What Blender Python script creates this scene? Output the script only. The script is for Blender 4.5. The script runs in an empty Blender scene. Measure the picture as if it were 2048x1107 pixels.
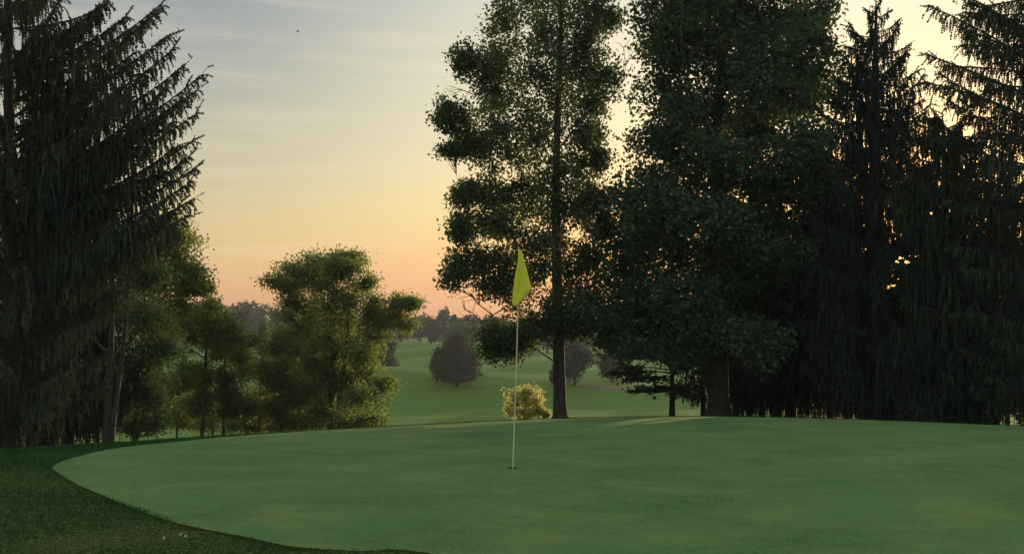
import bpy, math, random
import numpy as np
from mathutils import Vector, geometry

# ------------------------------------------------------------------ camera, world, sun, exposure
SC = bpy.context.scene
COL = SC.collection
F = 1773.0            # focal length in pixels of the 2048 wide photograph
HZ = 620.0            # image row of the eye level
CH = 1.6              # camera height
PITCH = math.atan((HZ - 553.5) / F)
cam_d = bpy.data.cameras.new("camera")
cam = bpy.data.objects.new("camera", cam_d)
COL.objects.link(cam)
cam.location = (0, 0, CH)
cam.rotation_euler = (math.pi / 2 + PITCH, 0, 0)
cam_d.sensor_width = 36.0
cam_d.lens = 36.0 * F / 2048.0
cam_d.clip_start = 0.05
cam_d.clip_end = 4000
SC.camera = cam

SUN_AZ = math.atan((1812 - 1024) / F)       # to the right of straight ahead (+Y)
SUN_EL = math.radians(3.7)
SUN = np.array([math.sin(SUN_AZ) * math.cos(SUN_EL), math.cos(SUN_AZ) * math.cos(SUN_EL), math.sin(SUN_EL)])

world = bpy.data.worlds.new("World")
SC.world = world
world.use_nodes = True
nt = world.node_tree
nt.nodes.clear()
def N(t, kind, **kw):
    n = t.nodes.new(kind)
    for k, v in kw.items():
        setattr(n, k, v)
    return n
def L(t, a, b):
    t.links.new(a, b)
def M(t, op, a, b=None, c=None, clamp=False):
    n = N(t, 'ShaderNodeMath', operation=op)
    n.use_clamp = clamp
    for i, v in enumerate((a, b, c)):
        if v is None:
            continue
        if isinstance(v, (int, float)):
            n.inputs[i].default_value = v
        else:
            L(t, v, n.inputs[i])
    return n.outputs[0]
def MIX(t, fac, a, b, blend='MIX'):
    n = N(t, 'ShaderNodeMix', data_type='RGBA', blend_type=blend)
    for i, v in ((0, fac), (6, a), (7, b)):
        if isinstance(v, (int, float)):
            n.inputs[i].default_value = v
        elif isinstance(v, tuple):
            n.inputs[i].default_value = (*v, 1) if len(v) == 3 else v
        else:
            L(t, v, n.inputs[i])
    return n.outputs[2]
def RAMP(t, fac, stops, interp='LINEAR'):
    n = N(t, 'ShaderNodeValToRGB')
    cr = n.color_ramp
    cr.interpolation = interp
    while len(cr.elements) > 1:
        cr.elements.remove(cr.elements[0])
    cr.elements[0].position = stops[0][0]
    cr.elements[0].color = (*stops[0][1], 1) if len(stops[0][1]) == 3 else stops[0][1]
    for p, c in stops[1:]:
        e = cr.elements.new(p)
        e.color = (*c, 1)
    L(t, fac, n.inputs[0])
    return n.outputs[0]
def NOISE(t, vec, scale, detail=4, rough=0.55, dist=0.0):
    n = N(t, 'ShaderNodeTexNoise')
    n.inputs['Scale'].default_value = scale
    n.inputs['Detail'].default_value = detail
    n.inputs['Roughness'].default_value = rough
    n.inputs['Distortion'].default_value = dist
    L(t, vec, n.inputs['Vector'])
    return n.outputs['Fac']
def MAPR(t, v, a, b, c=0.0, d=1.0, smooth=False):
    n = N(t, 'ShaderNodeMapRange')
    if smooth:
        n.interpolation_type = 'SMOOTHSTEP'
    for i, x in enumerate((a, b, c, d)):
        n.inputs[i + 1].default_value = x
    L(t, v, n.inputs[0])
    return n.outputs[0]

tc = N(nt, 'ShaderNodeTexCoord')
sep = N(nt, 'ShaderNodeSeparateXYZ'); L(nt, tc.outputs['Generated'], sep.inputs[0])
dot = N(nt, 'ShaderNodeVectorMath', operation='DOT_PRODUCT')
L(nt, tc.outputs['Generated'], dot.inputs[0]); dot.inputs[1].default_value = tuple(SUN)
cosang = dot.outputs['Value']
# elevation (sine) with a slow waviness so the bands are not ruled
mpw = N(nt, 'ShaderNodeMapping'); mpw.inputs['Scale'].default_value = (1.6, 1.6, 9.0)
L(nt, tc.outputs['Generated'], mpw.inputs[0])
wav = NOISE(nt, mpw.outputs[0], 1.4, 4, 0.55)
elev = M(nt, 'ADD', sep.outputs[2], M(nt, 'MULTIPLY', M(nt, 'SUBTRACT', wav, 0.5), 0.030))
base = RAMP(nt, elev, [
    (0.000, (0.589, 0.269, 0.126)),
    (0.030, (0.605, 0.311, 0.143)),
    (0.060, (0.589, 0.387, 0.193)),
    (0.100, (0.521, 0.412, 0.235)),
    (0.150, (0.446, 0.404, 0.277)),
    (0.235, (0.320, 0.328, 0.299)),
    (0.335, (0.227, 0.265, 0.290)),
    (0.480, (0.360, 0.420, 0.470)),
    (0.700, (0.500, 0.570, 0.650)),
    (1.000, (0.560, 0.640, 0.740))])
g1 = MAPR(nt, cosang, 0.70, 0.975, 0.0, 0.85, True)
warm = RAMP(nt, elev, [
    (0.000, (0.690, 0.303, 0.135)),
    (0.050, (0.774, 0.420, 0.185)),
    (0.110, (0.799, 0.614, 0.286)),
    (0.210, (0.782, 0.706, 0.462)),
    (0.400, (0.740, 0.740, 0.620)),
    (0.700, (0.500, 0.540, 0.560))])
c1 = MIX(nt, g1, base, warm)
g2 = M(nt, 'POWER', MAPR(nt, cosang, 0.985, 1.0), 3.0)
c2 = MIX(nt, g2, c1, (1.0, 0.38, 0.09))
g3 = MAPR(nt, cosang, 0.99965, 0.99992, 0, 1, True)
c3 = MIX(nt, g3, c2, (5.0, 2.2, 0.5))
# thin high cloud streaks
mp = N(nt, 'ShaderNodeMapping'); mp.inputs['Scale'].default_value = (2.2, 1.6, 20.0)
mp.inputs['Rotation'].default_value = (0.05, 0.12, 0.3)
L(nt, tc.outputs['Generated'], mp.inputs[0])
cl = NOISE(nt, mp.outputs[0], 1.7, 6, 0.6, 0.4)
clf = M(nt, 'MULTIPLY', MAPR(nt, cl, 0.46, 0.74, 0, 0.34, True), MAPR(nt, sep.outputs[2], 0.03, 0.10, 0.25, 1.0))
c4 = MIX(nt, clf, c3, (0.74, 0.62, 0.46))
sky = N(nt, 'ShaderNodeTexSky', sky_type='NISHITA')
sky.sun_disc = False
sky.sun_elevation = SUN_EL
sky.sun_rotation = SUN_AZ
sky.air_density = 1.2
sky.dust_density = 2.0
bg1 = N(nt, 'ShaderNodeBackground'); L(nt, sky.outputs[0], bg1.inputs[0]); bg1.inputs[1].default_value = 0.035
bg2 = N(nt, 'ShaderNodeBackground'); L(nt, c4, bg2.inputs[0]); bg2.inputs[1].default_value = 0.92
ad = N(nt, 'ShaderNodeAddShader'); L(nt, bg1.outputs[0], ad.inputs[0]); L(nt, bg2.outputs[0], ad.inputs[1])
wo = N(nt, 'ShaderNodeOutputWorld'); L(nt, ad.outputs[0], wo.inputs[0])
world.cycles.sampling_method = 'MANUAL'
world.cycles.sample_map_resolution = 512

sl = bpy.data.lights.new("sun", 'SUN')
sl.energy = 5.0
sl.angle = math.radians(0.5)
sl.color = (1.0, 0.72, 0.40)
so = bpy.data.objects.new("sun", sl)
COL.objects.link(so)
so.rotation_euler = Vector(tuple(SUN)).to_track_quat('Z', 'Y').to_euler()
so.location = (0, 0, 60)

vs = SC.view_settings
SC.display_settings.display_device = 'sRGB'
vs.view_transform = 'Standard'; vs.look = 'None'
vs.exposure = 0.25; vs.gamma = 1.0; vs.use_curve_mapping = False
cy = SC.cycles
cy.use_denoising = True
cy.use_adaptive_sampling = True
cy.adaptive_threshold = 0.02
cy.max_bounces = 6; cy.diffuse_bounces = 3; cy.glossy_bounces = 1
cy.transmission_bounces = 3; cy.volume_bounces = 1; cy.transparent_max_bounces = 8
cy.sample_clamp_indirect = 4.0
cy.caustics_reflective = False; cy.caustics_refractive = False

# ------------------------------------------------------------------ helpers
rng = np.random.default_rng(7)
random.seed(7)
cp, sp_ = math.cos(PITCH), math.sin(PITCH)
def ray(px, py):
    x = (px - 1024.0) / F; v = -(py - 553.5) / F
    return np.array([x, cp - v * sp_, sp_ + v * cp])
def at(px, py, Y):
    d = ray(px, py)
    return np.array([0, 0, CH]) + d * (Y / d[1])
def tag(o, label=None, cat=None, group=None, kind=None):
    if label: o['label'] = label
    if cat: o['category'] = cat
    if group: o['group'] = group
    if kind: o['kind'] = kind
    return o
def empty(name, loc):
    o = bpy.data.objects.new(name, None)
    o.empty_display_size = 0.3
    COL.objects.link(o)
    o.location = tuple(float(v) for v in loc)
    return o
def mesh_obj(name, V, faces, mat, parent=None, origin=None, tint=None, smooth=False):
    """V (n,3); faces = list of (m,k) int arrays; all one mesh object"""
    V = np.asarray(V, dtype=np.float32)
    off = np.array(parent.location if parent is not None else (origin if origin is not None else (0, 0, 0)), dtype=np.float32)
    me = bpy.data.meshes.new(name)
    faces = [np.asarray(f, dtype=np.int32) for f in faces if len(f)]
    me.vertices.add(len(V))
    me.vertices.foreach_set('co', (V - off).ravel())
    nl = sum(f.size for f in faces); npoly = sum(len(f) for f in faces)
    me.loops.add(nl)
    me.loops.foreach_set('vertex_index', np.concatenate([f.ravel() for f in faces]))
    me.polygons.add(npoly)
    sizes = np.concatenate([np.full(len(f), f.shape[1], dtype=np.int32) for f in faces])
    starts = np.concatenate([[0], np.cumsum(sizes)[:-1]]).astype(np.int32)
    me.polygons.foreach_set('loop_start', starts)
    if smooth:
        me.polygons.foreach_set('use_smooth', np.ones(npoly, dtype=bool))
    if tint is not None:
        a = me.attributes.new('tint', 'FLOAT', 'POINT')
        a.data.foreach_set('value', np.asarray(tint, dtype=np.float32))
    me.update(calc_edges=True)
    me.materials.append(mat)
    o = bpy.data.objects.new(name, me)
    COL.objects.link(o)
    if parent is not None:
        o.parent = parent
    elif origin is not None:
        o.location = tuple(float(v) for v in origin)
    return o
def unit(v):
    v = np.asarray(v, dtype=float)
    return v / np.maximum(np.linalg.norm(v, axis=-1, keepdims=True), 1e-9)
class Soup:
    def __init__(s): s.V = []; s.F = {3: [], 4: []}; s.T = []; s.n = 0
    def add(s, V, Fc, tint=None):
        s.V.append(V)
        s.F[Fc.shape[1]].append(Fc + s.n)
        s.T.append(np.full(len(V), 0.5) if tint is None else tint)
        s.n += len(V)
    def build(s, name, mat, parent=None, smooth=False, kind=None, origin=None):
        if s.n == 0: return None
        fs = [np.concatenate(s.F[k]) for k in (3, 4) if s.F[k]]
        o = mesh_obj(name, np.concatenate(s.V), fs, mat, parent, origin, np.concatenate(s.T), smooth)
        if kind: o['kind'] = kind
        return o
def bez(p0, p1, p2, n):
    t = np.linspace(0, 1, n)[:, None]
    return (1 - t) ** 2 * p0 + 2 * t * (1 - t) * p1 + t ** 2 * p2
def tube(P, R, sides=7, jag=0.0, r=rng, lobes=None):
    P = np.asarray(P, float); n = len(P)
    T = unit(np.gradient(P, axis=0))
    up = np.array([0, 0, 1.0]) if abs(T[0][2]) < 0.8 else np.array([1.0, 0, 0])
    A = unit(np.cross(T, up)); B = np.cross(T, A)
    a = np.linspace(0, 2 * math.pi, sides, endpoint=False)
    rad = np.asarray(R, float)[:, None] * (1 + jag * (r.random((n, sides)) - 0.5))
    if lobes is not None:
        rad = rad * lobes(np.linspace(0, 1, n)[:, None], a[None, :])
    V = P[:, None] + rad[..., None] * (np.cos(a)[None, :, None] * A[:, None] + np.sin(a)[None, :, None] * B[:, None])
    i = np.arange(n - 1)[:, None] * sides; j = np.arange(sides)[None]
    jn = (j + 1) % sides
    q = np.stack([i + j, i + jn, i + sides + jn, i + sides + j], -1).reshape(-1, 4)
    V = V.reshape(-1, 3)
    V = np.concatenate([V, P[-1:]])
    cap = np.stack([(n - 1) * sides + np.arange(sides), (n - 1) * sides + (np.arange(sides) + 1) % sides, np.full(sides, n * sides)], -1)
    return V, q, cap
def add_tube(soup, *a, **k):
    V, q, cap = tube(*a, **k)
    base = soup.n
    soup.V.append(V); soup.T.append(np.full(len(V), 0.5)); soup.F[4].append(q + base); soup.F[3].append(cap + base); soup.n += len(V)
def prisms(A, B, r0, r1):
    """n thin three sided twigs from A to B"""
    T = unit(B - A)
    ref = np.where(np.abs(T[:, 2:3]) < 0.9, np.array([[0, 0, 1.0]]), np.array([[1.0, 0, 0]]))
    X = unit(np.cross(T, ref)); Y = np.cross(T, X)
    vs_ = []
    for P, rr in ((A, r0), (B, r1)):
        for k in range(3):
            an = 2 * math.pi * k / 3
            vs_.append(P + (np.cos(an) * X + np.sin(an) * Y) * np.reshape(rr, (-1, 1)))
    V = np.stack(vs_, 1).reshape(-1, 3)
    b = np.arange(len(A))[:, None] * 6
    q = np.concatenate([b + np.array([[k, (k + 1) % 3, 3 + (k + 1) % 3, 3 + k]]) for k in range(3)], 0)
    return V, q
def noise3(P, scale, seed=0):
    r = np.random.default_rng(seed)
    out = np.zeros(len(P)); amp = 1.0; tot = 0
    for o in range(3):
        for k in range(3):
            w = r.normal(size=3); w = w / np.linalg.norm(w) * scale * (1.9 ** o) * (0.8 + 0.5 * r.random())
            out += amp * np.sin(P @ w + r.random() * 6.28)
        tot += amp * 3; amp *= 0.6
    return out / tot * 1.8

# ------------------------------------------------------------------ materials
def new_mat(name):
    m = bpy.data.materials.new(name); m.use_nodes = True
    t = m.node_tree; t.nodes.clear()
    out = N(t, 'ShaderNodeOutputMaterial')
    return m, t, out
def foliage_mat(name, dark, light, trans, tw=0.35, patch=None, patch_amt=0.35, scale=0.6):
    m, t, out = new_mat(name)
    at_ = N(t, 'ShaderNodeAttribute', attribute_name='tint')
    g = N(t, 'ShaderNodeNewGeometry')
    nz = NOISE(t, g.outputs['Position'], scale, 3)
    f = M(t, 'ADD', M(t, 'MULTIPLY', at_.outputs['Fac'], 0.6), M(t, 'MULTIPLY', MAPR(t, nz, 0.3, 0.7), 0.4))
    col = MIX(t, f, dark, light)
    if patch:
        nz2 = NOISE(t, g.outputs['Position'], scale * 0.8 + 0.3, 2)
        k = M(t, 'MULTIPLY', MAPR(t, nz2, 0.52, 0.66, 0, 1, True), patch_amt)
        col = MIX(t, k, col, patch)
    d = N(t, 'ShaderNodeBsdfDiffuse'); L(t, col, d.inputs[0])
    tr = N(t, 'ShaderNodeBsdfTranslucent')
    L(t, MIX(t, 0.6, col, trans), tr.inputs[0])
    mx = N(t, 'ShaderNodeMixShader'); mx.inputs[0].default_value = tw
    L(t, d.outputs[0], mx.inputs[1]); L(t, tr.outputs[0], mx.inputs[2])
    L(t, mx.outputs[0], out.inputs[0])
    return m
def bark_mat(name, a, b, scale=18):
    m, t, out = new_mat(name)
    g = N(t, 'ShaderNodeNewGeometry')
    mp = N(t, 'ShaderNodeMapping'); mp.inputs['Scale'].default_value = (1, 1, 0.22)
    L(t, g.outputs['Position'], mp.inputs[0])
    nz = NOISE(t, mp.outputs[0], scale, 5, 0.65, 0.6)
    n2 = NOISE(t, g.outputs['Position'], 1.6, 3)
    col = MIX(t, MAPR(t, nz, 0.35, 0.68), a, b)
    col = MIX(t, MAPR(t, n2, 0.5, 0.75, 0, 0.4), col, (0.045, 0.06, 0.03))
    bs = N(t, 'ShaderNodeBsdfPrincipled'); L(t, col, bs.inputs['Base Color'])
    bs.inputs['Roughness'].default_value = 0.92
    bp = N(t, 'ShaderNodeBump'); bp.inputs['Strength'].default_value = 0.9; bp.inputs['Distance'].default_value = 0.04
    L(t, nz, bp.inputs['Height']); L(t, bp.outputs[0], bs.inputs['Normal'])
    L(t, bs.outputs[0], out.inputs[0])
    return m
MT = {
    'oak': foliage_mat('oak_leaf', (0.036, 0.060, 0.032), (0.100, 0.145, 0.078), (0.22, 0.27, 0.07), 0.30, (0.10, 0.12, 0.05), 0.4),
    'maple': foliage_mat('maple_leaf', (0.034, 0.068, 0.040), (0.092, 0.155, 0.084), (0.15, 0.20, 0.05), 0.25, (0.07, 0.125, 0.065), 0.5, 0.5),
    'willow': foliage_mat('grove_leaf', (0.040, 0.060, 0.022), (0.140, 0.180, 0.060), (0.44, 0.56, 0.12), 0.40, (0.17, 0.17, 0.055), 0.5, 0.9),
    'olive': foliage_mat('thicket_leaf', (0.034, 0.054, 0.022), (0.120, 0.145, 0.050), (0.42, 0.46, 0.10), 0.36, (0.14, 0.11, 0.035), 0.55, 1.1),
    'ember': foliage_mat('turning_leaf', (0.06, 0.045, 0.018), (0.16, 0.10, 0.035), (0.42, 0.24, 0.05), 0.4, (0.18, 0.075, 0.03), 0.5, 1.4),
    'gold': foliage_mat('golden_bush_leaf', (0.26, 0.27, 0.085), (0.58, 0.56, 0.22), (0.90, 0.90, 0.34), 0.60, (0.30, 0.33, 0.11), 0.5, 1.6),
    'spruce': foliage_mat('spruce_needle', (0.024, 0.038, 0.029), (0.064, 0.086, 0.060), (0.08, 0.09, 0.03), 0.12, (0.058, 0.046, 0.030), 0.45, 0.8),
    'spruce2': foliage_mat('dark_spruce_needle', (0.018, 0.028, 0.024), (0.050, 0.066, 0.050), (0.05, 0.05, 0.02), 0.12, (0.034, 0.028, 0.020), 0.45, 0.8),
    'pine': foliage_mat('pine_needle', (0.034, 0.044, 0.032), (0.084, 0.094, 0.066), (0.14, 0.08, 0.03), 0.2, (0.085, 0.055, 0.035), 0.45, 1.0),
    'far_green': foliage_mat('far_green_leaf', (0.030, 0.050, 0.020), (0.085, 0.115, 0.045), (0.18, 0.20, 0.05), 0.3, None, 0, 0.3),
    'far_brown': foliage_mat('far_brown_leaf', (0.044, 0.040, 0.026), (0.105, 0.085, 0.055), (0.16, 0.12, 0.05), 0.3, None, 0, 0.3),
    'far_dark': foliage_mat('far_dark_leaf', (0.024, 0.032, 0.026), (0.060, 0.070, 0.052), (0.10, 0.09, 0.05), 0.25, None, 0, 0.3),
    'bark': bark_mat('dark_bark', (0.022, 0.018, 0.015), (0.085, 0.070, 0.055)),
    'bark_pale': bark_mat('pale_bark', (0.035, 0.032, 0.03), (0.115, 0.105, 0.092)),
    'bark_red': bark_mat('spruce_bark', (0.014, 0.013, 0.011), (0.045, 0.038, 0.032)),
}

# ------------------------------------------------------------------ the lie of the land
cr_px = np.array([-700, -200, 0, 120, 250, 350, 500, 665, 800, 1000, 1150, 1400, 1550, 1700, 1830, 2048, 2300, 2800])
cr_py = np.array([960, 918, 903, 894, 886, 880, 869, 859, 852, 841, 836, 832, 834, 838, 843, 852, 864, 885])
cr_dc = np.array([10, 10, 10.8, 11.2, 11.8, 12.6, 14.0, 15.8, 17, 18.6, 19.4, 19.6, 19.2, 18.6, 18, 17, 16, 15])
cru, cra = [], []
for px, py in zip(cr_px, cr_py):
    d = ray(px, py); cru.append(d[0] / d[1]); cra.append(-d[2] / d[1])
uu = np.linspace(-0.95, 0.95, 381)
ker = np.exp(-0.5 * (np.arange(-12, 13) / 6.0) ** 2); ker /= ker.sum()
def smooth_tab(v, k=ker):
    h = len(k) // 2
    return np.convolve(np.concatenate([np.full(h, v[0]), v, np.full(h, v[-1])]), k, 'valid')
a_tab = smooth_tab(np.interp(uu, cru, cra)); d_tab = smooth_tab(np.interp(uu, cru, cr_dc))
vy = np.arange(0, 900, 1.0)
kv = np.exp(-0.5 * (np.arange(-12, 13) / 2.4) ** 2); kv /= kv.sum()
v_tab = smooth_tab(np.interp(vy, [0, 40, 60, 74, 85, 97, 104.5, 113, 124, 138, 150, 175, 190, 205, 260, 400, 700],
                             [-6, -6.3, -7.6, -8.2, -8.1, -7.2, -5.6, -5.35, -8.4, -8.6, -8.0, -6.5, -5.8, -6.2, -7.0, -6.0, -5.0]), kv)
def sstep(t):
    t = np.clip(t, 0, 1); return t * t * (3 - 2 * t)
def zg(x, y):
    x = np.asarray(x, float); y = np.asarray(y, float)
    u = x / np.maximum(y, 6.0)
    a = np.interp(u, uu, a_tab); dc = np.interp(u, uu, d_tab)
    w = dc - 7.0; t = np.clip((y - 7.0) / w, 0, 1)
    zc = CH - a * dc
    h01 = t * t * (3 - 2 * t); h11 = t * t * (t - 1)
    near = zc * h01 + (-a * w) * h11
    s = np.maximum(y - dc, 0)
    cont = zc - a * s - 0.0011 * s * s
    z1 = np.where(y < dc, near, cont)
    V = np.interp(y, vy, v_tab)
    ridge = np.interp(x, [-70, -41, -12, 0, 9, 20, 60], [-4.0, -4.5, -5.5, -6.15, -7.05, -7.5, -7.2]) + 5.5
    hill = np.interp(x, [-90, -22, 2, 8, 20, 90], [-4.6, -5.9, -7.2, -7.9, -8.4, -8.0]) + 5.9
    V = V + ridge * np.exp(-((y - 108) / 20.0) ** 2) + hill * sstep((y - 135) / 45.0)
    V = V + 0.10 * np.sin(x * 0.11 + y * 0.05) * np.clip((y - 50) / 30, 0, 1) + 0.06 * np.sin(x * 0.31 - y * 0.13 + 1) * np.clip((y - 50) / 30, 0, 1)
    b = sstep((y - (dc + 14)) / 26.0)
    return z1 * (1 - b) + V * b
def zat(x, y): return float(zg(np.array([x]), np.array([y]))[0])
def hit(px, py, y0=4.0, y1=600.0):
    d = ray(px, py); ys = np.arange(y0, y1, 0.05)
    xs = ys * d[0] / d[1]; zs = CH + ys * d[2] / d[1]
    k = np.nonzero(zs <= zg(xs, ys))[0]
    i = k[0] if len(k) else len(ys) - 1
    return np.array([xs[i], ys[i], float(zg(xs[i:i + 1], ys[i:i + 1])[0])])
def foot(px, Y):
    x = (px - 1024) / F / cp * Y
    x = at(px, 850, Y)[0]
    return np.array([x, Y, zat(x, Y)])

# outline of the putting green (world x, y)
go = [hit(px, py)[:2] for px, py in [(830, 1106), (740, 1104), (650, 1102), (570, 1092), (500, 1078), (425, 1062), (350, 1045), (295, 1028), (245, 1008), (200, 990),
                                    (160, 972), (130, 957), (112, 944), (106, 934), (120, 925), (150, 915), (190, 905), (235, 896), (290, 889)]]
def crest_pt(px, back=0.35):
    u = ray(px, 850)[0] / ray(px, 850)[1]; d = float(np.interp(u, uu, d_tab)) - back
    return np.array([u * d, d])
go += [crest_pt(px, b) for px, b in [(360, 0.9), (450, 0.6), (560, 0.45), (665, .4), (800, .35), (900, .35), (1000, .35), (1150, .35), (1300, .35), (1450, .35), (1600, .35), (1750, .35), (1900, .35), (2048, .4), (2200, .8)]]
go += [np.array(p) for p in [(12.6, 14.0), (13.0, 11.5), (11.5, 8.0), (8.5, 5.9), (5.0, 5.0), (2.0, 4.95), (0.6, 5.3)]]
go = np.array(go)
def catmull(P, per=5):
    n = len(P); out = []
    for i in range(n):
        p0, p1, p2, p3 = P[i - 1], P[i], P[(i + 1) % n], P[(i + 2) % n]
        for k in range(per):
            t = k / per
            out.append(0.5 * ((2 * p1) + (-p0 + p2) * t + (2 * p0 - 5 * p1 + 4 * p2 - p3) * t * t + (-p0 + 3 * p1 - 3 * p2 + p3) * t ** 3))
    return np.array(out)
GO = catmull(go)
def poly_sd(P, poly=GO):
    """signed distance, negative inside"""
    P = np.asarray(P, float); A = poly; B = np.roll(poly, -1, 0)
    best = np.full(len(P), 1e9); inside = np.zeros(len(P), bool)
    for a, b in zip(A, B):
        ab = b - a; t = np.clip(((P - a) @ ab) / (ab @ ab), 0, 1)
        best = np.minimum(best, np.linalg.norm(P - (a + t[:, None] * ab), axis=1))
        c = ((a[1] > P[:, 1]) != (b[1] > P[:, 1])) & (P[:, 0] < (b[0] - a[0]) * (P[:, 1] - a[1]) / (b[1] - a[1] + 1e-12) + a[0])
        inside ^= c
    return np.where(inside, -best, best)

# ground sheet
ys = np.concatenate([np.arange(-30, 4, 2.0), np.arange(4, 26, 0.28), np.arange(26, 60, 0.8), np.arange(60, 135, 1.0), np.arange(135, 230, 3.0), np.arange(230, 640, 12.0)])
us = np.linspace(-1.35, 1.35, 230)
YY, UU = np.meshgrid(ys, us, indexing='ij')
XX = UU * (np.maximum(YY, 0) + 12.0)
Z = zg(XX.ravel(), YY.ravel())
P2 = np.stack([XX.ravel(), YY.ravel()], 1)
nearm = (P2[:, 1] < 24) & (P2[:, 1] > 0) & (np.abs(P2[:, 0]) < 20)
sd = np.full(len(P2), 5.0); sd[nearm] = poly_sd(P2[nearm])
Z = Z - 0.30 * sstep(-sd / 0.5)          # the bed lies lower under the green's own turf
Vg = np.stack([P2[:, 0], P2[:, 1], Z], 1)
nr, nc = YY.shape
ii, jj = np.meshgrid(np.arange(nr - 1), np.arange(nc - 1), indexing='ij')
q = np.stack([ii * nc + jj, ii * nc + jj + 1, (ii + 1) * nc + jj + 1, (ii + 1) * nc + jj], -1).reshape(-1, 4)

def grass_mat(name, near_a, near_b, far_a, far_b, y0, y1, fine=160, green=False):
    m, t, out = new_mat(name)
    g = N(t, 'ShaderNodeNewGeometry'); P = g.outputs['Position']
    s = N(t, 'ShaderNodeSeparateXYZ'); L(t, P, s.inputs[0])
    st = N(t, 'ShaderNodeMapping'); st.inputs['Scale'].default_value = (0.75, 1.3, 1); st.inputs['Rotation'].default_value = (0, 0, 0.12)
    L(t, P, st.inputs[0])
    n_f = NOISE(t, P, fine, 3, 0.7)
    n_m = NOISE(t, st.outputs[0], 5.0, 6, 0.7, 0.3)
    n_l = NOISE(t, P, 0.45, 3, 0.5, 0.3)
    n_g = NOISE(t, st.outputs[0], 42.0 if green else 30.0, 2, 0.75)
    f = M(t, 'ADD', M(t, 'ADD', M(t, 'MULTIPLY', MAPR(t, n_f, 0.3, 0.7), 0.34), M(t, 'MULTIPLY', MAPR(t, n_m, 0.3, 0.7), 0.32)), M(t, 'MULTIPLY', MAPR(t, n_l, 0.3, 0.7), 0.34))
    f = M(t, 'ADD', M(t, 'MULTIPLY', f, 0.62), M(t, 'MULTIPLY', MAPR(t, n_g, 0.34, 0.66), 0.38))
    near = MIX(t, MAPR(t, f, 0.22, 0.80), near_a, near_b)
    n_far = NOISE(t, P, 0.06, 4, 0.55); n_far2 = NOISE(t, P, 1.2, 4, 0.6)
    ff = M(t, 'ADD', M(t, 'MULTIPLY', MAPR(t, n_far, 0.3, 0.7), 0.55), M(t, 'MULTIPLY', MAPR(t, n_far2, 0.3, 0.7), 0.45))
    if not green:
        # mower stripes along the fairway
        wv = N(t, 'ShaderNodeTexWave'); wv.inputs['Scale'].default_value = 0.085; wv.inputs['Distortion'].default_value = 0.6
        wv.inputs['Detail'].default_value = 1.0
        mr = N(t, 'ShaderNodeMapping'); mr.inputs['Rotation'].default_value = (0, 0, 1.25); L(t, P, mr.inputs[0])
        L(t, mr.outputs[0], wv.inputs[0])
        ff = M(t, 'ADD', M(t, 'MULTIPLY', ff, 0.8), M(t, 'MULTIPLY', MAPR(t, wv.outputs['Fac'], 0.3, 0.7, 0, 1, True), 0.2))
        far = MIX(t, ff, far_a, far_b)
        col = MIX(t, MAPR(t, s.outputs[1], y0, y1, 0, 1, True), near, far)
    else:
        # faint old mowing lines across the putting surface, warmer worn patches
        wv = N(t, 'ShaderNodeTexWave'); wv.inputs['Scale'].default_value = 0.22; wv.inputs['Distortion'].default_value = 1.5
        wv.inputs['Detail'].default_value = 2.0
        mr = N(t, 'ShaderNodeMapping'); mr.inputs['Rotation'].default_value = (0, 0, 1.05); L(t, P, mr.inputs[0])
        L(t, mr.outputs[0], wv.inputs[0])
        col = MIX(t, M(t, 'MULTIPLY', wv.outputs['Fac'], 0.35), near, far_a)
        worn = NOISE(t, st.outputs[0], 1.5, 6, 0.68)
        col = MIX(t, MAPR(t, worn, 0.44, 0.68, 0, 0.60, True), col, far_b)
    bs = N(t, 'ShaderNodeBsdfPrincipled'); L(t, col, bs.inputs['Base Color'])
    bs.inputs['Roughness'].default_value = 0.85
    bs.inputs['Specular IOR Level'].default_value = 0.15
    bs.inputs['Sheen Weight'].default_value = 0.12 if green else 0.22
    bs.inputs['Sheen Roughness'].default_value = 0.4
    bs.inputs['Sheen Tint'].default_value = (0.5, 0.65, 0.35, 1) if green else (0.60, 0.75, 0.32, 1)
    nv_ = N(t, 'ShaderNodeTexNoise'); nv_.inputs['Scale'].default_value = 90.0 if green else 45.0; nv_.inputs['Detail'].default_value = 3
    L(t, P, nv_.inputs['Vector'])
    v1 = N(t, 'ShaderNodeVectorMath', operation='SUBTRACT'); L(t, nv_.outputs['Color'], v1.inputs[0]); v1.inputs[1].default_value = (0.5, 0.5, 0.5)
    v2 = N(t, 'ShaderNodeVectorMath', operation='MULTIPLY'); L(t, v1.outputs[0], v2.inputs[0]); v2.inputs[1].default_value = (4.5, 4.5, 1.0) if green else (9.0, 9.0, 1.0)
    v3 = N(t, 'ShaderNodeVectorMath', operation='ADD'); L(t, v2.outputs[0], v3.inputs[0]); L(t, g.outputs['Normal'], v3.inputs[1])
    v4 = N(t, 'ShaderNodeVectorMath', operation='NORMALIZE'); L(t, v3.outputs[0], v4.inputs[0])
    L(t, v4.outputs[0], bs.inputs['Normal'])
    # the blades let low light through
    tl = N(t, 'ShaderNodeBsdfTranslucent'); L(t, MIX(t, 0.45 if green else 0.16, col, (0.46, 0.58, 0.14)), tl.inputs[0]); L(t, v4.outputs[0], tl.inputs['Normal'])
    mxs = N(t, 'ShaderNodeMixShader'); mxs.inputs[0].default_value = 0.28 if green else 0.36
    L(t, bs.outputs[0], mxs.inputs[1]); L(t, tl.outputs[0], mxs.inputs[2])
    L(t, mxs.outputs[0], out.inputs[0])
    return m
M_rough = grass_mat('rough_turf', (0.010, 0.046, 0.014), (0.024, 0.082, 0.024), (0.026, 0.150, 0.024), (0.080, 0.270, 0.050), 42, 52, 60)
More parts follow.
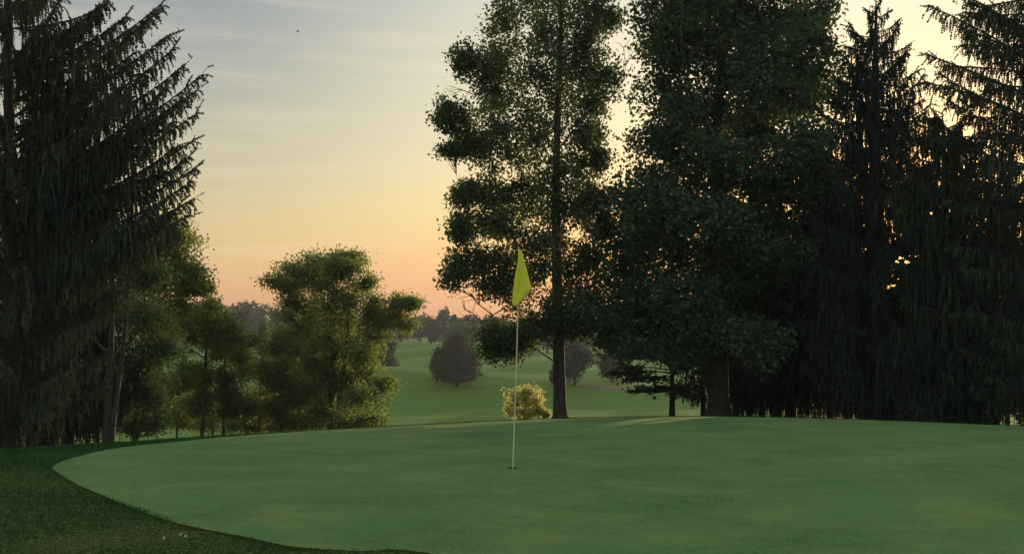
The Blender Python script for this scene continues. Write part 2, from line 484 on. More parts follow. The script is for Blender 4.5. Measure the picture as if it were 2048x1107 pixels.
M_green = grass_mat('green_turf', (0.030, 0.105, 0.032), (0.200, 0.350, 0.100), (0.165, 0.290, 0.095), (0.250, 0.310, 0.095), 0, 1, 140, True)
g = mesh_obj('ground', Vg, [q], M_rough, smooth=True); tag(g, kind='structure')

# the putting green with a real hole cut for the cup
hole = hit(1024.5, 937)
HX, HY = hole[0], hole[1]
HR = 0.054
nb = len(GO)
ring = [(HX + HR * math.cos(a), HY + HR * math.sin(a)) for a in np.linspace(0, 2 * math.pi, 28, endpoint=False)]
pts = [tuple(p) for p in GO] + ring
gx = np.arange(-7, 14, 0.22); gy = np.arange(4.6, 20.5, 0.22)
GX, GY = np.meshgrid(gx, gy); GP = np.stack([GX.ravel(), GY.ravel()], 1)
gsd = poly_sd(GP)
keep = (gsd < -0.08) & (np.hypot(GP[:, 0] - HX, GP[:, 1] - HY) > 0.12)
pts += [tuple(p) for p in GP[keep]]
for rr in (0.062, 0.075, 0.1):
    pts += [(HX + rr * math.cos(a), HY + rr * math.sin(a)) for a in np.linspace(0.1, 2 * math.pi + 0.1, 28, endpoint=False)]
edges = [(i, (i + 1) % nb) for i in range(nb)] + [(nb + i, nb + (i + 1) % 28) for i in range(28)]
res = geometry.delaunay_2d_cdt([Vector((float(p[0]), float(p[1]))) for p in pts], edges, [], 0, 1e-5)
vv = np.array([[v[0], v[1]] for v in res[0]]); ff_ = np.array([f for f in res[2] if len(f) == 3])
cen = vv[ff_].mean(1)
ok = (poly_sd(cen) < 0) & (np.hypot(cen[:, 0] - HX, cen[:, 1] - HY) > HR * 0.99)
ff_ = ff_[ok]
V3 = np.stack([vv[:, 0], vv[:, 1], zg(vv[:, 0], vv[:, 1]) + 0.004], 1)
# make faces look up
e1 = V3[ff_[:, 1]] - V3[ff_[:, 0]]; e2 = V3[ff_[:, 2]] - V3[ff_[:, 0]]
flip = np.cross(e1, e2)[:, 2] < 0
ff_[flip] = ff_[flip][:, ::-1]
g = mesh_obj('putting_green', V3, [ff_], M_green, smooth=True); tag(g, kind='structure')

def flat_mat(name, col, rough=0.5, trans=None, tw=0.0, spec=0.3):
    m, t, out = new_mat(name)
    gg = N(t, 'ShaderNodeNewGeometry')
    nz = NOISE(t, gg.outputs['Position'], 40, 3)
    c = MIX(t, MAPR(t, nz, 0.3, 0.7, 0, 0.18), col, tuple(v * 0.75 for v in col))
    bs = N(t, 'ShaderNodeBsdfPrincipled'); L(t, c, bs.inputs['Base Color'])
    bs.inputs['Roughness'].default_value = rough; bs.inputs['Specular IOR Level'].default_value = spec
    if trans:
        tr = N(t, 'ShaderNodeBsdfTranslucent'); tr.inputs[0].default_value = (*trans, 1)
        mx = N(t, 'ShaderNodeMixShader'); mx.inputs[0].default_value = tw
        L(t, bs.outputs[0], mx.inputs[1]); L(t, tr.outputs[0], mx.inputs[2]); L(t, mx.outputs[0], out.inputs[0])
    else:
        L(t, bs.outputs[0], out.inputs[0])
    return m
def draped(name, outline, mat, dz=0.02, step=1.0):
    O = np.array(outline)
    e = [(i, (i + 1) % len(O)) for i in range(len(O))]
    lo, hi = O.min(0), O.max(0)
    gxx, gyy = np.meshgrid(np.arange(lo[0], hi[0], step), np.arange(lo[1], hi[1], step))
    gp = np.stack([gxx.ravel(), gyy.ravel()], 1); gp = gp[poly_sd(gp, O) < -0.2 * step]
    r_ = geometry.delaunay_2d_cdt([Vector((float(a), float(b))) for a, b in list(O) + list(gp)], e, [], 1, 1e-4)
    v = np.array([[p[0], p[1]] for p in r_[0]]); f = np.array([x for x in r_[2] if len(x) == 3])
    V = np.stack([v[:, 0], v[:, 1], zg(v[:, 0], v[:, 1]) + dz], 1)
    a = np.cross(V[f[:, 1]] - V[f[:, 0]], V[f[:, 2]] - V[f[:, 0]])[:, 2] < 0
    f[a] = f[a][:, ::-1]
    return mesh_obj(name, V, [f], mat, smooth=True)
M_sand = flat_mat('bunker_sand', (0.22, 0.15, 0.11), 0.95)
tp = [hit(px, py)[:2] for px, py in [(1163, 770.5), (1200, 771.5), (1245, 773.5), (1290, 775), (1330, 777), (1330, 782), (1290, 779.8), (1245, 778), (1205, 776), (1175, 773)]]
g = draped('sand_path', catmull(np.array(tp), 3), M_sand, 0.03, 0.8); tag(g, kind='structure')

# ------------------------------------------------------------------ deciduous trees
GAPS = [((3.45, 18.3), .75), ((3.1, 17.6), .5), ((1.25, 17.9), .42), ((0.55, 17.3), .40), ((-0.1, 16.8), .36), ((-0.7, 16.2), .32), ((2.2, 18.4), .25), ((-9.0, 14.5), .3), ((-6.3, 12.2), .22), ((-13, 108), 2.2), ((-3, 108), 1.6)]  # made-up openings: foliage is cut along sun lines so light streaks reach the ground
LINES = [(np.array([a_, b_, zat(a_, b_)]), SUN, r_0) for (a_, b_), r_0 in GAPS]
rg = np.random.default_rng(77)
for (cx_, cy_, sp1, sp2, n_) in ((1814, 514, 13, 8, 12), (1786, 556, 6, 18, 7), (1742, 530, 4, 30, 2), (1858, 424, 10, 8, 3)):  # added sight-line holes in the crowns, so the low sun's glow shows through
    for _ in range(n_):
        d_ = ray(cx_ + rg.normal() * sp1, cy_ + rg.normal() * sp2)
        LINES.append((np.array([0, 0, CH]), d_ / np.linalg.norm(d_), 0.025 + 0.06 * rg.random()))
LO = np.array([l[0] for l in LINES]); LD = np.array([l[1] for l in LINES]); LR = np.array([l[2] for l in LINES])
def in_gap(P):
    k = np.zeros(len(P), bool)
    for o_, d_, rad_ in zip(LO, LD, LR):
        v_ = P - o_; tt_ = v_ @ d_
        k |= ((v_ * v_).sum(1) - tt_ * tt_ < rad_ * rad_) & (tt_ > 0)
    return k
def leaf_quads(P, size, r, down=0.3):
    n = len(P)
    a = unit(r.normal(size=(n, 3)) + np.array([0, 0, -down]))
    s = unit(np.cross(a, r.normal(size=(n, 3))))
    nn = np.cross(a, s)
    Ls = size * (0.7 + 0.6 * r.random(n)); Ws = Ls * (0.62 + 0.25 * r.random(n))
    Ls = Ls[:, None]; Ws = Ws[:, None]
    gp_ = in_gap(P)
    P = P - gp_[:, None] * SUN[None] * 0
    Ls = np.where(gp_[:, None], 1e-4, Ls); Ws = np.where(gp_[:, None], 1e-4, Ws)
    V = np.stack([P - a * Ls * 0.5, P + s * Ws * 0.5 + nn * Ws * 0.12, P + a * Ls * 0.5, P - s * Ws * 0.5 + nn * Ws * 0.12], 1).reshape(-1, 3)
    f = (np.arange(n)[:, None] * 4 + np.arange(4)[None])
    return V, f
def clump_pts(c, rad, ntwig, r, shell=2.4, lumpy=0.35, gate=None, seed=0):
    d = unit(r.normal(size=(int(ntwig * 1.6) + 4, 3)))
    rr = r.random(len(d)) ** (1 / shell)
    bump = 1 + lumpy * noise3(d * 2.2 + c * 0.7, 1.0, seed)
    P = c + d * (rr * bump)[:, None] * rad
    if gate is not None:
        P = P[noise3(P, gate[0], seed + 5) > gate[1]]
    return P[:ntwig]
def leafy_tree(name, label, px, Y, clumps, mat, bark, trunk_px, top=None, leaf=0.10, twigs=60, per=9, spread=0.16,
               lean=(0, 0), group=None, seed=1, sides=12, extra_trunks=(), gate=(1.7, -0.45), branch_start=0.25,
               flare=1.7, cat='tree', twig_r=0.008, bare=(), zrise=0.55, csc=1.0, twk=0.5, kindcrown='stuff'):
    """clumps: (px, py, rx_px, ry_px, dY) foliage masses placed at real depth Y+dY"""
    r = np.random.default_rng(seed)
    b = foot(px, Y)
    root = empty(name, b)
    tag(root, label, cat, group)
    k = Y / F
    cl = []
    for c in clumps:
        cx, cy_, rx, ry, dY = c[:5]
        p = at(cx, cy_, Y + dY); kk = (Y + dY) / F
        cl.append((p, np.array([rx * kk, 0.75 * (rx + ry) * 0.5 * kk, ry * kk]) * csc, c[5] if len(c) > 5 else 1.0))
    # trunk
    tops = top if top else (px, min(c[1] for c in clumps) + 20)
    tp_ = at(tops[0], tops[1], Y)
    tr_r = trunk_px * 0.5 * k
    def trunk_path(x_off=0, tpx=None, n=16):
        t = np.linspace(0, 1, n)
        e = tp_ if tpx is None else at(tpx[0], tpx[1], Y)
        b0 = b + np.array([x_off * k, 0, -0.15])
        P = b0 + (e - b0) * t[:, None]
        wob = 0.012 * np.linalg.norm(e - b0)
        P[:, 0] += wob * np.sin(t * 5 + seed) * t; P[:, 1] += wob * np.cos(t * 4 + seed * 2) * t
        return P, t
    def flare_fn(tt, a):
        return 1 + (flare - 1) * np.exp(-tt * 22) * (1 + 0.25 * np.sin(a * 5 + seed)) + 0.03 * np.sin(a * 7 + tt * 15)
    P, t = trunk_path()
    Pd = np.concatenate([P[0] + (P[1] - P[0]) * np.array([0, .15, .3, .5, .75])[:, None], P[1:]])
    td = np.concatenate([np.array([0, .15, .3, .5, .75]) * t[1], t[1:]])
    Rr = tr_r * (1 - td) ** 0.75 + 0.015
    V, qq, cap = tube(Pd, Rr, sides, 0.03, r)
    # flare by actual height parameter
    an = np.tile(np.linspace(0, 2 * math.pi, sides, endpoint=False), len(Pd)); tv = np.repeat(td, sides)
    hgt = tv * np.linalg.norm(tp_ - b)
    sc_ = 1 + (flare - 1) * np.exp(-hgt / (0.9 * tr_r + 0.08)) * (1 + 0.3 * np.sin(an * 5 + seed))
    cc = np.repeat(Pd, sides, 0)
    V[:-1] = cc + (V[:-1] - cc) * sc_[:, None]
    o = mesh_obj('trunk', V, [qq, cap], MT[bark], root, tint=np.full(len(V), .5), smooth=True)
    paths = [(P, t, tr_r)]
    for (xo, tx, ty, wpx) in extra_trunks:
        P_, t_ = trunk_path(xo, (tx, ty))
        s_ = Soup(); add_tube(s_, P_, wpx * 0.5 * k * (1 - t_) ** 0.7 + 0.012, sides, jag=0.04, r=r)
        s_.build('trunk', MT[bark], root, smooth=True)
        paths.append((P_, t_, wpx * 0.5 * k))
    S = Soup(); TW = Soup()
    tw_a, tw_b = [], []
    NP_ = []; NR_ = []
    for Pq, tq, rq in paths:
        m_ = tq > branch_start * 0.8
        NP_.append(Pq[m_][:-1]); NR_.append((rq * (1 - tq) ** 0.75 + 0.015)[m_][:-1])
    NP_ = np.concatenate(NP_); NR_ = np.concatenate(NR_)
    order = sorted(range(len(cl)), key=lambda i: min(np.min(np.linalg.norm(p[0][:, :2] - cl[i][0][:2], axis=1)) for p in paths))
    for ci in order:
        c, rad, dens = cl[ci]
        dv = c - NP_; hz = np.linalg.norm(dv[:, :2], axis=1)
        cost = np.linalg.norm(dv, axis=1) + 0.9 * np.maximum(0, zrise * hz + 0.1 - dv[:, 2]) + 0.15 * r.random(len(NP_))
        kq = int(np.argmin(cost)); st = NP_[kq]; rs = NR_[kq]
        ln = np.linalg.norm(c - st)
        end = c + (c - st) / max(ln, .01) * rad.mean() * 0.45
        rb = min(rs * 0.7, 0.012 + 0.013 * ln)
        mid = (st + end) / 2 + np.array([0, 0, -0.10 * ln]) + r.normal(size=3) * 0.08 * ln
        bp = bez(st, mid, end, 9); bp[1:-1] += r.normal(size=(7, 3)) * 0.022 * ln
        NP_ = np.concatenate([NP_, bp[2:7]]); NR_ = np.concatenate([NR_, np.linspace(rb, 0.008, 9)[2:7]])
        sb = Soup(); add_tube(sb, bp, np.linspace(rb, 0.008, 9), 6, r=r); sb.build('branch', MT[bark], root, smooth=True)
        nt_ = max(6, int(twigs * dens))
        Pt = clump_pts(c, rad, nt_, r, gate=gate, seed=seed * 13 + ci)
        if len(Pt) == 0: continue
        # sub-branches: each twig point grows from a point on the limb's outer half
        kidx = r.integers(4, 9, len(Pt))
        okp = ~in_gap(Pt)
        A = bp[kidx]; Bm = A * 0.45 + Pt * 0.55 + r.normal(size=Pt.shape) * 0.06 * rad.mean() - np.array([0, 0, .04]) * rad.mean()
        ka = okp & (r.random(len(Pt)) < twk); kb = okp & (r.random(len(Pt)) < twk * 1.25)
        tw_a += [A[ka], Bm[kb]]; tw_b += [Bm[ka], Pt[kb]]
        n = len(Pt)
        jit = r.normal(size=(n, per, 3)) * spread * np.array([1, 1, 0.75])
        lp = (Pt[:, None] + jit).reshape(-1, 3)
        V, f = leaf_quads(lp, leaf, r)
        tint = np.repeat(np.clip(np.repeat(r.random(n), per) * 0.5 + r.random(n * per) * 0.5, 0, 1), 4)
        S.add(V, f, tint)
    for pl in bare:      # leafless twigs reaching out: list of pixel points
        pts_ = np.array([at(x_, y_, Y + (pl[0][2] if len(pl[0]) > 2 else 0)) for x_, y_, *_ in pl])
        sb = Soup(); add_tube(sb, pts_ , np.linspace(0.022, 0.006, len(pts_)), 5, r=r)
        for q_ in range(1, len(pts_)):
            for z_ in range(3):
                dirv = unit(pts_[q_] - pts_[q_ - 1] + r.normal(size=3) * np.linalg.norm(pts_[q_] - pts_[q_ - 1]) * 0.8 + np.array([0, 0, 0.1]))
                ee = pts_[q_] + dirv * (0.25 + 0.3 * r.random())
                add_tube(sb, np.array([pts_[q_], (pts_[q_] + ee) / 2 + r.normal(size=3) * 0.03, ee]), [0.010, 0.007, 0.003], 3, r=r)
        sb.build('branch', MT[bark], root)
    if tw_a:
        A = np.concatenate(tw_a); B = np.concatenate(tw_b)
        half = np.concatenate([np.full(len(a), (twig_r * 1.5) if i % 2 == 0 else twig_r) for i, a in enumerate(tw_a)])
        V, qd = prisms(A, B, half, half * 0.55)
        TW.add(V, qd); TW.build('twigs', MT[bark], root, kind='stuff')
    S.build('crown', MT[mat], root, kind=kindcrown)
    return root

# ------------------------------------------------------------------ conifers
def needle_curves(St, D, Ln, droop, step, width, r, back=0.0):
    """ribbons of needle tufts along drooping shoots; returns V, tris, tint and sample points"""
    K = max(3, int(np.ceil(Ln.max() / step)))
    s = np.linspace(0, 1, K + 1)[None, :, None]
    Lc = Ln[:, None, None]; dr = droop[:, None, None]
    kk = 0.2 + 3.4 * dr
    hor = (1 - np.exp(-kk * s)) / kk
    P = St[:, None] + D[:, None] * Lc * hor + np.array([0, 0, -1.0]) * Lc * dr * (s ** 1.35) * 0.85
    P = P + r.normal(size=(len(St), 1, 3)) * 0.04 * Lc * s * s
    seg = P[:, 1:] - P[:, :-1]
    T = unit(seg)
    ref = unit(r.normal(size=(len(St), 1, 3)))
    Sx = unit(np.cross(T, ref)); Sy = np.cross(T, Sx)
    n, k = T.shape[:2]
    # vary how many of the K steps a short shoot really uses: merge by skipping
    use = (np.arange(k)[None] % np.maximum(1, np.round(Ln.max() / Ln * 0.999).astype(int))[:, None]) == 0
    wid = width * (0.75 + 0.5 * r.random((n, k, 1))) * (1 - 0.45 * (np.arange(k) / k)[None, :, None] ** 3)
    ext = np.maximum(1, np.round(Ln.max() / Ln * 0.999))[:, None, None]
    A = P[:, :-1] - seg * 0.15 * ext; B = P[:, :-1] + seg * 1.05 * ext
    an = r.random((n, k, 1)) * 0.9
    R1 = np.cos(an) * Sx + np.sin(an) * Sy
    C1 = (A + B) / 2 + R1 * wid + T * wid * 0.6
    C2 = (A + B) / 2 - (np.cos(an + .5) * Sx + np.sin(an + .5) * Sy) * wid + T * wid * 0.6
    use &= ~in_gap(P[:, :-1].reshape(-1, 3)).reshape(n, k)
    A, B, C1, C2 = A[use], B[use], C1[use], C2[use]
    V = np.stack([A, B, C1, C2], 1).reshape(-1, 3)
    m = len(A); b = np.arange(m)[:, None] * 4
    f = np.concatenate([b + [[0, 1, 2]], b + [[1, 0, 3]]])
    tint = np.repeat((np.broadcast_to(r.random((n, 1)), (n, k)) * 0.6 + r.random((n, k)) * 0.4)[use], 4)
    return V, f, tint, P
def conifer(name, label, px, Y, top, mat, trunk_px, profile, nb=60, explicit=(), rise=0.1, tip=0.25, sag=0.1, seed=1,
            blet=34, blen=0.75, droop=0.8, step=0.080, width=0.043, low=None, group=None, cat='spruce', sub=1, bark='bark_red',
            lean_px=0, jit=0.2, wood_parts=True, az_bias=None, flare=1.5, exk=1.5):
    """profile: [(py, radius_px)] of the crown; explicit: tip pixels of boughs (px, py, dY, start_py)"""
    r = np.random.default_rng(seed)
    b = foot(px, Y); root = empty(name, b); tag(root, label, cat, group)
    k = Y / F
    tp_ = at(top[0], top[1], Y)
    n = 18; t = np.linspace(0, 1, n) ** 1.2
    b0 = b + np.array([0, 0, -0.15])
    P = b0 + (tp_ - b0) * t[:, None]
    R0 = trunk_px * 0.5 * k
    H = np.linalg.norm(tp_ - b0)
    R = R0 * (1 - t) ** 0.8 + 0.008
    R = R * (1 + (flare - 1) * np.exp(-t * H / (0.9 * R0 + 0.1)))
    s = Soup(); add_tube(s, P, R, 11, jag=0.06, r=r); s.build('trunk', MT[bark], root, smooth=True)
    py_ = np.array([p[0] for p in profile], float); rp = np.array([p[1] for p in profile], float)
    zt = np.array([at(px, q_, Y)[2] for q_ in py_])[::-1]; rt = (rp * k)[::-1]
    zlo, zhi = zt[0], zt[-1]
    boughs = []
    ga = 2.399963
    for i in range(nb):
        f = (i + 0.5) / nb
        z = zlo + (zhi - zlo) * f ** 1.1
        rad = float(np.interp(z, zt, rt)) * (1 - jit * r.random())
        az = i * ga + r.normal() * 0.25
        if az_bias is not None and r.random() < az_bias[1]:
            az = az_bias[0] + r.normal() * 0.9
        c = np.array([math.cos(az), math.sin(az), 0])
        fz = np.clip((z - b0[2]) / (tp_[2] - b0[2]), 0, 0.995)
        ax = b0 + (tp_ - b0) * fz
        up = rad * (rise + 0.15 * (f - 0.4)) + r.normal() * 0.04 * rad
        st = ax.copy(); st[2] -= up * 0.9 + 0.15 * rad
        st[2] = max(st[2], b[2] + 0.35)
        frac = (st[2] - b0[2]) / (tp_[2] - b0[2]); st[:2] = (b0 + (tp_ - b0) * frac)[:2]
        en = ax + c * rad; en[2] = ax[2]
        boughs.append((st, en, az, rad))
    for e in explicit:
        en = at(e[0], e[1], Y + e[2]); stz = at(px, e[3], Y)[2]
        frac = np.clip((stz - b0[2]) / (tp_[2] - b0[2]), 0.02, 0.99)
        st = b0 + (tp_ - b0) * frac
        boughs.append((st, en, math.atan2(en[1] - st[1], en[0] - st[0]), np.hypot(*(en - st)[:2])))
    ST, DD, LL, DR = [], [], [], []
    nfree = len(boughs) - len(explicit)
    wood = Soup()
    for bi, (st, en, az, rad) in enumerate(boughs):
        ln = np.linalg.norm(en - st)
        if ln < 0.08: continue
        mid = st + (en - st) * 0.55 + np.array([0, 0, -sag * ln]) + r.normal(size=3) * 0.04 * ln
        bp = bez(st, mid, en, 12)
        bp[-3:, 2] += np.array([0.2, 0.6, 1.0]) * tip * 0.12 * ln
        rb = min(0.008 + 0.008 * ln, R0 * 0.4)
        if wood_parts:
            w = Soup(); add_tube(w, bp, np.linspace(rb, 0.005, 12), 5, r=r); w.build('branch', MT[bark], root, smooth=True)
        else:
            add_tube(wood, bp, np.linspace(rb, 0.005, 12), 4, r=r)
        m = max(8, int(blet * min(1.6, ln / 1.5 + 0.25) * (exk if bi >= nfree else 1.0)))
        tt = 0.10 + 0.90 * (np.arange(m) + r.random(m)) / m
        tt = np.clip(tt, 0.05, 1.0)
        idx = tt * 11
        Pq = np.stack([np.interp(idx, np.arange(12), bp[:, i]) for i in range(3)], 1)
        G = unit(np.gradient(bp, axis=0))
        Tq = unit(np.stack([np.interp(idx, np.arange(12), G[:, i]) for i in range(3)], 1))
        side = unit(np.cross(Tq, np.array([0, 0, 1.0]))) * np.where(np.arange(m) % 2 == 0, 1, -1)[:, None]
        fw = 0.45 + 0.5 * tt
        d = unit(Tq * fw[:, None] + side * (0.95 - 0.35 * tt[:, None]) + r.normal(size=(m, 3)) * 0.22)
        ll = blen * (1 - tt ** 3 * 0.50) * (0.5 + 0.75 * r.random(m)) * min(1.15, 0.35 + ln / 2.2)
        dd = np.clip(droop * (1 - 0.62 * tt ** 5) * (0.75 + 0.6 * r.random(m)), 0.02, 1.5)
        ST.append(Pq); DD.append(d); LL.append(ll); DR.append(dd)
        # the leader of the bough itself
        ST.append(bp[[7, 8, 9, 10, 10, 11]]); DD.append(np.concatenate([G[[7, 8, 9, 10]], unit(G[[10, 11]] + r.normal(size=(2, 3)) * 0.3)]))
        LL.append(np.full(6, 0.16 + 0.05 * ln)); DR.append(np.full(6, 0.02))
    if not wood_parts: wood.build('branches', MT[bark], root, kind='stuff')
    # leader at the top
    tz = np.linspace(0.86, 1.0, 26)
    Pq = b0 + (tp_ - b0) * tz[:, None]
    az = r.random(26) * 6.28
    ST.append(Pq); DD.append(unit(np.stack([np.cos(az), np.sin(az), 0.8 + 0 * az], 1))); LL.append(0.10 + (1 - tz) * 2.2 + 0.05 * r.random(26)); DR.append(np.full(26, 0.1))
    ST, DD, LL, DR = np.concatenate(ST), np.concatenate(DD), np.concatenate(LL), np.concatenate(DR)
    S = Soup()
    order = np.argsort(LL)
    for part in np.array_split(order, 5):
        V, f, ti, Pc = needle_curves(ST[part], DD[part], LL[part], DR[part], step, width, r)
        S.add(V, f, ti)
        if sub:
            kk_ = Pc.shape[1]
            si = r.integers(1, kk_ - 1, (len(part), sub))
            s2 = Pc[np.arange(len(part))[:, None], si].reshape(-1, 3)
            tg = unit(Pc[np.arange(len(part))[:, None], si + 1] - Pc[np.arange(len(part))[:, None], si]).reshape(-1, 3)
            d2 = unit(tg * 0.6 + r.normal(size=tg.shape) * 0.7)
            l2 = np.repeat(LL[part], sub) * (0.25 + 0.25 * r.random(len(s2)))
            V, f, ti, _ = needle_curves(s2, d2, l2, np.repeat(DR[part], sub) * 0.9, step, width * 0.85, r)
            S.add(V, f, ti)
    S.build('needles', MT[mat], root, kind='stuff')
    return root

def fill(rows, sx, sy, rx, ry, dz, seed):
    r = np.random.default_rng(seed); out = []
    ya = [a[0] for a in rows]; y = ya[0] + ry * 0.7
    while y < ya[-1] - ry * 0.3:
        xl = np.interp(y, ya, [a[1] for a in rows]) + rx * 0.75; xr = np.interp(y, ya, [a[2] for a in rows]) - rx * 0.75
        x = xl + r.random() * sx * 0.4 if xr > xl else (xl + xr) / 2
        while x <= max(xr, xl) + 1:
            k = 0.7 + 0.65 * r.random()
            out.append((x + r.normal() * 3, y + r.normal() * sy * 0.25, rx * k, ry * k * (0.9 + 0.3 * r.random()), r.normal() * dz))
            x += sx * (0.75 + 0.5 * r.random())
        y += sy
    return out
# ---- tall oak behind the flag
oak_cl = [
 (1010,40,55,55,-.5),(1060,-10,60,50,.4),(1130,-30,60,60,0),(1190,10,45,40,.6),(1215,40,25,22,.9),(965,130,55,38,-.6),(930,118,28,30,-.9),(1000,110,45,45,.3),
 (1050,70,60,60,.3),(1100,60,60,60,-.4),(1150,80,60,60,.3),(1180,60,35,50,0),(1075,150,60,65,-.8),(1120,170,55,70,.6),(1165,140,45,55,.9),(1205,150,42,40,.2),(1228,135,18,22,.3),
 (1040,200,55,50,.6),(985,190,40,40,.9),(1000,245,60,45,-.9),(930,240,45,35,-.4),(892,235,26,28,-.7),(905,300,30,12,-.5),(940,290,48,26,.4),(980,300,50,40,0),
 (1060,270,60,60,-.8),(1115,260,60,60,.8),(1160,240,40,55,-.6),(1185,205,35,40,-.3),(1180,270,30,22,.8),
 (1040,340,50,45,.5),(1100,350,60,55,-.9),(1160,330,45,45,.4),(1190,315,30,25,0),(990,350,30,18,.6),(960,385,50,26,-.6),(930,390,28,22,-.8),(1010,400,45,40,.7),
 (1070,410,50,50,.9),(1120,420,55,50,-.5),(1170,400,45,40,.7),(1195,395,30,25,-.4),(960,445,55,32,.3),(920,460,28,24,-.8),(1005,450,45,40,-.9),(1060,480,50,45,-.9),
 (1110,490,50,40,.8),(1160,480,45,40,-.7),(1200,450,30,30,.5),(940,520,50,35,-.5),(905,545,30,28,-.9),(985,520,50,40,.6),(1000,570,50,28,-.3),(1040,550,55,40,.9),
 (1090,560,50,40,-.8),(1150,560,45,45,.5),(1180,520,35,30,-.2),(935,568,45,18,-.2),(1060,610,50,32,.2),(1100,620,40,30,-.7),(1150,620,45,34,-.8),(1180,600,30,25,.4),
 (985,680,42,38,-.7,1.5),(1015,690,36,32,.1,1.3),(1055,670,45,28,.5,1.2),(1080,650,45,30,-.5),(1075,685,40,20,.3),(1145,655,40,24,.8),(1165,645,28,14,-.5)]
leafy_tree('oak_tree', 'tall open-crowned oak with one straight dark trunk, right behind the yellow flag', 1120, 24.0, oak_cl, 'oak', 'bark', 24,
           top=(1112, -60), leaf=0.088, twigs=112, per=12, spread=0.125, seed=3, gate=(3.0, -0.36), flare=1.75, zrise=0.55, csc=np.array([0.95, 1.05, 1.18]), twig_r=0.006, branch_start=0.20,
           bare=[[(1010,60,0),(985,75),(975,70),(962,90)], [(985,180),(950,190),(925,180),(912,186)], [(1190,220,.2),(1225,190),(1248,160),(1252,130),(1247,95)],
                 [(1020,590,-.3),(975,600),(950,598),(925,580),(900,577)], [(1010,615,-.4),(985,630),(960,610),(945,590),(930,585)], [(990,640,-.3),(960,640),(945,625),(930,620)],
                 [(1180,60,.4),(1205,50),(1225,40),(1240,33)],
                 [(1110,700,-.4),(1060,640),(1010,633),(975,650),(940,640)],[(1105,720,-.6),(1060,690),(1020,700),(990,722),(962,728),(948,718)]])
# ---- great maple
mp_cl = []
r_ = np.random.default_rng(5)
outline_l = [(0,1300),(40,1288),(80,1280),(120,1290),(180,1284),(220,1308),(260,1306),(300,1262),(340,1262),(370,1235),(420,1205),(470,1215),(520,1190),(560,1205),(600,1185),(640,1215),(690,1215),(720,1230)]
ly = [a for a, b in outline_l]; lx = [b for a, b in outline_l]
for yy in range(-60, 740, 46):
    xl = np.interp(yy, ly, lx); xr = np.interp(yy, [-60, 0, 60, 200, 400, 720], [1600, 1625, 1680, 1690, 1640, 1560])
    x = xl + 38 + r_.random() * 10
    while x < xr - 20:
        mp_cl.append((x, yy + r_.normal() * 10, 46 + r_.random() * 16, 34 + r_.random() * 12, r_.normal() * 1.3))
        x += 52 + r_.random() * 22
mp_cl += [(1268, 705, 34, 20, -1.2), (1245, 722, 20, 12, -1.4), (1320, 700, 45, 26, -.8), (1225, 640, 32, 24, -.6), (1235, 680, 26, 18, -.7), (1330, 735, 34, 12, -1.0)]
leafy_tree('maple_tree', 'broad dense maple with the widest crown and a thick flared trunk, right of the oak', 1437, 25.0, mp_cl, 'maple', 'bark', 40,
           top=(1440, -120), leaf=0.120, twigs=128, per=9, spread=0.15, seed=9, gate=(3.0, -0.55), csc=1.2, twk=0.3, flare=1.5, branch_start=0.10, zrise=0.4)

# ---- conifers on the right
conifer('spruce_tree', 'tall narrow spruce with a pointed top against the sky, right of the maple', 1748, 23.0, (1752, -8), 'spruce2', 46,
        [(8, 8), (60, 52), (130, 85), (200, 112), (300, 145), (420, 172), (560, 185), (700, 190), (765, 150)], nb=100, seed=11, blet=40, blen=0.74, droop=1.0, sag=0.10, rise=0.05, width=0.030,
        explicit=[(1808, 112, 0, 160), (1848, 155, .2, 215), (1822, 205, 0, 250), (1700, 50, 0, 90), (1795, 55, 0, 100), (1712, 110, .3, 160), (1688, 115, -.3, 165), (1840, 232, 0, 265)])
conifer('spruce_tree', 'leaning spruce trunk and crown pressed against the right side of the pointed spruce', 1785, 24.5, (1700, 95), 'spruce2', 26,
        [(140, 25), (220, 60), (330, 110), (450, 150), (600, 180), (730, 190), (765, 120)], nb=80, seed=12, blet=34, blen=0.8, droop=1.0, width=0.032, wood_parts=False)
conifer('spruce_tree', 'round-shouldered drooping spruce whose skirt reaches the ground near the right edge', 1905, 21.0, (1885, 222), 'spruce', 30,
        [(228, 25), (262, 72), (330, 108), (420, 122), (520, 125), (640, 120), (740, 118), (838, 98)], nb=110, seed=13, blet=52, blen=0.80, droop=1.05, width=0.030,
        explicit=[(1840, 275, -.2, 250), (1850, 235, 0, 232), (1960, 290, 0, 250), (1830, 340, .3, 320)])
conifer('spruce_tree', 'massive spruce at the right edge with long boughs pointing left into the sky', 2092, 19.0, (2110, -330), 'spruce', 44,
        [(-300, 40), (-150, 120), (0, 180), (120, 205), (220, 215), (400, 215), (600, 200), (790, 150)], nb=100, seed=14, blet=46, blen=0.62, droop=0.75, rise=0.05, sag=-0.05, tip=0.1, width=0.030,
        explicit=[(1862, 16, 0, 150), (1940, 8, -.3, 110), (1856, 112, 0, 210), (1850, 168, .2, 260), (1900, 205, -.4, 300), (1925, 60, .4, 160), (1880, 150, -.5, 250), (1910, -20, 0, 90)])
conifer('spruce_tree', 'dark spruce filling the gap between the maple trunk and the pointed spruce', 1579, 27.0, (1640, 250), 'spruce2', 18,
        [(280, 30), (380, 80), (520, 120), (660, 150), (770, 120)], nb=84, seed=15, blet=34, blen=0.8, droop=1.0, width=0.036, wood_parts=False)
conifer('spruce_tree', 'bare-stemmed dark spruce with a very slim trunk, just left of the gap-filling spruce', 1523, 28.0, (1540, 330), 'spruce2', 11,
        [(350, 20), (450, 70), (600, 110), (740, 110), (785, 80)], nb=56, seed=16, blet=30, blen=0.8, droop=1.0, width=0.038, wood_parts=False)
